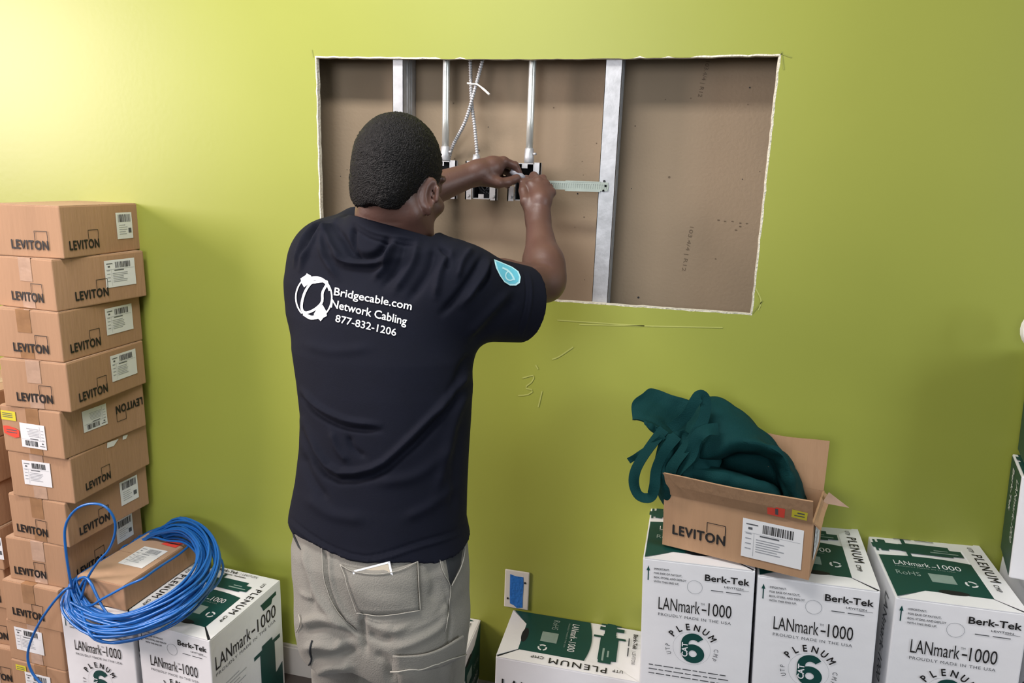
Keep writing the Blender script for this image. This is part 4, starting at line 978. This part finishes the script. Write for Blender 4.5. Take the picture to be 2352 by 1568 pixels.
def wrap_print(name, P2, tree, parent, off=.0012, fine=0):
    """lay flat print (Print polygons in picture pixels) onto cloth"""
    Vv = []; Ff = []; mi = []; mats = []
    for P, f, mm, la in P2.P:
        if mm not in mats: mats.append(mm)
        bm = bmesh.new(); vs = [bm.verts.new((p[0], p[1], 0)) for p in P]
        for q in f:
            try: bm.faces.new([vs[i] for i in q])
            except ValueError: pass
        bmesh.ops.triangulate(bm, faces=bm.faces[:])
        for _ in range(3):
            es = [e for e in bm.edges if e.calc_length() > 9]
            if not es: break
            bmesh.ops.subdivide_edges(bm, edges=es, cuts=1); bmesh.ops.triangulate(bm, faces=bm.faces[:])
        bm.verts.index_update(); b = len(Vv); ok = {}
        for v in bm.verts:
            q = on_surface(tree, v.co.x, v.co.y, off + .0003 * la)
            if q is not None: ok[v.index] = len(Vv); Vv.append(q)
        for fc in bm.faces:
            ids = [v.index for v in fc.verts]
            if all(i in ok for i in ids): Ff.append([ok[i] for i in ids]); mi.append(mats.index(mm))
        bm.free()
    o = mesh(name, Vv, Ff, parent, mats, mi); return o
def ptext(p, t, x, y, x2, y2, cap, m_, bold=.0, shear=0, spacing=1.0):
    q = Print(); L_ = math.hypot(x2 - x, y2 - y); q.text(t, 0, 0, cap, m_, width=L_, bold=bold, spacing=spacing)
    u = np.array([x2 - x, y2 - y]) / L_; v = np.array([-shear, -1.0])
    for P, f, mm, la in q.P: p.P.append((np.array([x, y]) + P[:, :1] * u + P[:, 1:] * v, f, m_, la))
p = Print()
ptext(p, 'Bridgecable.com', 768, 678, 945, 712, 17, M['print'], .016, -.15)
ptext(p, 'Network Cabling', 761, 706, 933, 747, 18, M['print'], .016, -.15)
ptext(p, '877-832-1206', 771, 739, 909, 772, 16, M['print'], .010, -.15)
wrap_print('lettering', p, ST, shirt)
p = Print()
El = lambda cx_, cy_, rx, ry, a0, a1, n=40, tl=0: [(cx_ + rx * math.cos(a) + tl * math.sin(a), cy_ + ry * math.sin(a)) for a in np.linspace(a0, a1, n)]
p.line(El(722, 683, 41, 49, -.9, 2.2), 3.2, M['print']); p.line(El(722, 683, 41, 49, 2.3, 4.3), 3.2, M['print'])
p.line(spline([(728, 648), (714, 652), (700, 675), (694, 705), (702, 718), (722, 712), (740, 695), (742, 672), (752, 652), (748, 646), (728, 648)], 40), 5.5, M['print'])
p.line(spline([(708, 646), (722, 640), (738, 642), (752, 652), (758, 668)], 20), [8, 10, 10, 10, 10, 10, 10, 10, 9, 9, 9, 8, 8, 7, 7, 6, 6, 5, 4, 4], M['print'], 2); p.poly([(692, 640), (704, 632), (706, 628), (716, 634), (718, 650), (708, 654), (700, 660), (694, 650)], M['print'], 2)
p.line(spline([(694, 708), (702, 722), (718, 730), (735, 724)], 20), [4, 4, 5, 5, 6, 6, 7, 8, 8, 9, 9, 9, 9, 9, 9, 9, 9, 9, 9, 9], M['print'], 2); p.poly([(728, 712), (742, 700), (750, 714), (752, 726), (744, 730), (738, 738), (730, 730), (722, 722)], M['print'], 2)
wrap_print('printed_logo', p, ST, shirt)
p = Print(); drop = [(1133, 596), (1146, 601), (1160, 607), (1176, 614), (1190, 624), (1195, 637), (1193, 650), (1184, 656), (1170, 656), (1157, 648), (1147, 634), (1138, 616)]
p.poly(drop, M['patch2'], 1); c_ = np.mean(drop, 0); p.poly([tuple(c_ + (np.array(q) - c_) * .86) for q in drop], M['patch'], 2)
p.line(spline([(1152, 616), (1164, 622), (1174, 632), (1180, 644)], 12), 4, M['patch2'], 3); p.ring(1170, 634, 9, 12, M['patch2'], layer=3, n=16, a0=.5, a1=4.5)
wrap_print('sleeve_logo', p, ST, shirt)

# --- trousers
Pz = Vol((.18, -.84, .02), (.68, -.40, .98), .0036)
Zs = np.array([.70, .76, .82, .87, .91, .96]); Pz.loft(Zs, [.447, .444, .437, .432, .427, .422], [-.632, -.630, -.625, -.619, -.608, -.594], [.150, .160, .166, .165, .156, .142], [.130, .133, .132, .128, .116, .100], k=.03)
for s, hip, knee, ank, rr in ((-1, (.378, -.632, .74), (.349, -.600, .46), (.350, -.585, .07), (.080, .071, .062)), (1, (.512, -.640, .74), (.492, -.618, .46), (.497, -.590, .07), (.100, .092, .070))):
    Pz.cap(hip, knee, rr[0], rr[1], k=.012); Pz.cap(knee, ank, rr[1], rr[2], k=.02)
    Pz.ell(np.array(hip) + [0, -.045, -.01], (.072 if s < 0 else .082, .085, .095), k=.04)
Pz.ell((.560, -.640, .585), (.030, .055, .075), k=.03)                # cargo pocket bulge
for s, ank in ((-1, (.345, -.585, .07)), (1, (.497, -.590, .07))): Pz.clip(lambda X, Y, Z: .045 - Z)
V, Fc = Pz.mesh(); V = relax(V, Fc, 2, .5)
tr_folds = [
    ([(748, 1262), (752, 1330), (775, 1400), (812, 1445), (835, 1462)], 4, -.005), ([(756, 1262), (760, 1330), (783, 1395), (820, 1440)], 5, .003), ([(838, 1400), (832, 1450), (840, 1500)], 7, -.006),
    ([(700, 1250), (705, 1310), (730, 1370), (760, 1410), (790, 1430)], 8, .005), ([(692, 1290), (712, 1350), (720, 1400)], 7, -.004), ([(690, 1430), (740, 1420), (800, 1440)], 10, .006), ([(700, 1450), (750, 1445), (810, 1465)], 8, -.006),
    ([(700, 1490), (730, 1480), (770, 1485), (790, 1470)], 10, .007), ([(710, 1510), (760, 1510), (820, 1490)], 9, -.005), ([(725, 1545), (760, 1530), (810, 1530)], 10, .006),
    ([(1028, 1350), (1022, 1390), (985, 1420), (940, 1440), (880, 1455)], 9, .005), ([(1030, 1370), (1000, 1410), (920, 1450)], 7, -.004), ([(1025, 1400), (1010, 1440), (950, 1475), (900, 1490)], 9, .004), ([(845, 1455), (880, 1470), (900, 1462)], 9, -.005),
    ([(820, 1410), (870, 1440), (905, 1438)], 10, .004), ([(1020, 1350), (1034, 1420), (1030, 1480)], 4, -.003), ([(985, 1300), (1000, 1340), (990, 1380)], 12, -.004), ([(1005, 1262), (1018, 1310), (1030, 1345)], 5, .003),
    ([(860, 1500), (890, 1520), (900, 1568)], 10, -.004), ([(930, 1535), (960, 1560), (965, 1600)], 10, .004), ([(1010, 1520), (1000, 1560)], 10, -.004), ([(800, 1330), (850, 1370), (940, 1380)], 16, .003), ([(690, 1360), (715, 1372), (716, 1350)], 5, .003)]
V = sculpt(V, Fc, [(p_, w_, h_ * 1.35) for p_, w_, h_ in tr_folds])
trousers = fast_mesh('trousers', V, Fc, [M['pants']], person); TT = bvh(V, Fc)
def patch_on(name, poly_, m_, parent, off=.003, n=10, lift=None, thick=.002):
    """a piece of cloth sewn on, also the dark shade of the side pockets: quad patch of pixel corners laid on the surface"""
    a, b_, c_, d_ = [np.array(q, float) for q in poly_]; rows = []
    for i in range(n + 1):
        r = []; u = i / n
        for j in range(n + 1):
            v = j / n; q = (a * (1 - v) + b_ * v) * (1 - u) + (d_ * (1 - v) + c_ * v) * u
            if lift: q = q + np.array(lift(u, v))
            s = on_surface(TT, q[0], q[1], off + (.004 * (1 - u) if name == 'cargo_flap' else 0))
            r.append(s if s is not None else (r[-1] if r else at(q[0], q[1], -.66)))
        rows.append(r)
    V = [q for r in rows for q in r]; k = n + 1; Fq = [(i * k + j, i * k + j + 1, (i + 1) * k + j + 1, (i + 1) * k + j) for i in range(n) for j in range(n)]
    o = mesh(name, V, Fq, parent, [m_], None, True); s = o.modifiers.new('t', 'SOLIDIFY'); s.thickness = thick; s.offset = 1; return o
bp = patch_on('back_pocket', [(785, 1297), (958, 1289), (962, 1400), (822, 1404)], M['pants'], trousers, off=.0055, lift=lambda u, v: (0, 16 * math.sin(PI * v) * (1 - u) + 5 * math.sin(PI * v) * u))
patch_on('cargo_pocket', [(912, 1528), (1040, 1500), (1034, 1590), (920, 1600)], M['pants'], trousers, off=.004)
patch_on('cargo_flap', [(905, 1496), (1052, 1456), (1062, 1500), (908, 1536)], M['pants'], trousers, off=.008, lift=lambda u, v: (0, 18 * math.sin(PI * v) * (1 - u * .3)), thick=.003)
patch_on('side_pocket_shade', [(1016, 1236), (1069, 1218), (1056, 1298), (1034, 1345)], M['pants_dark'], trousers, off=.0015)  # dark patch on the cloth, painted shade of the gaping pocket
patch_on('side_pocket_shade', [(668, 1218), (676, 1226), (692, 1262), (686, 1256)], M['pants_dark'], trousers, off=.0015)  # the same painted shade for the left pocket gap
sm_ = MB()
def seam(pts, wd_=2.2, mi=0, off=.0012, r=None):
    P = [on_surface(TT, x, y, off) for x, y in spline([np.array(q, float) for q in pts], 26)]; P = [q for q in P if q is not None]
    if len(P) > 3: sm_.tube(P, (r or .0011) * .72, 5, mi)
seam([(1060, 1236), (1066, 1262), (1058, 1300), (1036, 1345)], r=.0022); seam([(1004, 1262), (1018, 1312), (1033, 1346), (1030, 1400), (1022, 1450)]); seam([(740, 1255), (745, 1330), (772, 1400), (818, 1448)])
seam([(785, 1296), (815, 1312), (870, 1318), (920, 1308), (958, 1289)], off=.0075); seam([(958, 1289), (960, 1340), (963, 1400)], off=.0072); seam([(822, 1405), (880, 1411), (963, 1400)], off=.0072); seam([(786, 1297), (806, 1350), (822, 1404)], off=.0072)
seam([(718, 1470), (712, 1495), (716, 1515), (704, 1540), (698, 1590)], mi=1, r=.0022)
seam([(905, 1534), (960, 1530), (1010, 1512), (1060, 1498)], off=.010, r=.0018); seam([(690, 1410), (692, 1430), (684, 1450)], mi=0, off=.003, r=.0016)
sm_.build('seam', [M['thread'], M['pants_dark']], trousers, True)

for s, x in ((-1, .345), (1, .497)):
    Sv = Vol((x - .08, -.72, -.01), (x + .08, -.34, .14), .005); y = -.585
    Sv.cap((x, y - .03, .045), (x, y + .05, .045), .040, .042, k=.02); Sv.cap((x, y + .04, .036), (x + s * .008, y + .16, .034), .040, .032, k=.02); Sv.cap((x, y, .05), (x, y, .10), .038, .042, k=.02)
    Sv.clip(lambda X, Y, Z: .002 - Z)
    V, Fc = Sv.mesh(); fast_mesh('shoe', V, Fc, [M['shoe']], person)

# phone in the back pocket, tool between the hands
pA, pB, pC = on_surface(TT, 826, 1321, .0030), on_surface(TT, 890, 1321, .0030), on_surface(TT, 862, 1390, .0030)
ux = pB - pA; ux /= np.linalg.norm(ux); uz = (pA + pB) / 2 - pC; uz -= ux * (uz @ ux); uz /= np.linalg.norm(uz); un = np.cross(uz, ux)
mt = Matrix(((ux[0], un[0], uz[0], 0), (ux[1], un[1], uz[1], 0), (ux[2], un[2], uz[2], 0), (0, 0, 0, 1)))
cph = (pA + pB) / 2
ph = empty('phone'); tag(ph, 'pale phone with a silver edge sticking out of the back trouser pocket', 'phone')
rr_ = Matrix.Rotation(math.radians(-14), 4, 'Y')
b = MB(); b.box((-.030, -.0010, -.016), (.030, .0010, .013)); bevel(b.build('back_cover', M['phone'], ph), .001)
b = MB(); b.box((-.033, -.0013, -.016), (-.030, .0013, .016)); b.box((.030, -.0013, -.016), (.0335, .0013, .016)); b.box((-.033, -.0013, .013), (.033, .0013, .016)); b.build('metal_edge', M['phone_edge'], ph)
ph.matrix_world = Matrix.Translation(cph) @ mt @ rr_
tl = empty('hand_tool'); tag(tl, 'small grey and black hand tool held between the two hands', 'tool')
b = MB(); b.tube([at(1173, 392, -.066), at(1183, 398, -.064), at(1196, 405, -.060), at(1206, 410, -.056)], [.006, .0085, .0085, .005], 10); b.build('grey_grip', M['grey'], tl, True)
b = MB(); b.tube([at(1160, 408, -.066), at(1175, 410, -.066), at(1192, 413, -.062), at(1204, 416, -.058)], [.004, .006, .006, .004], 10); b.build('black_jaw', M['dark'], tl, True)
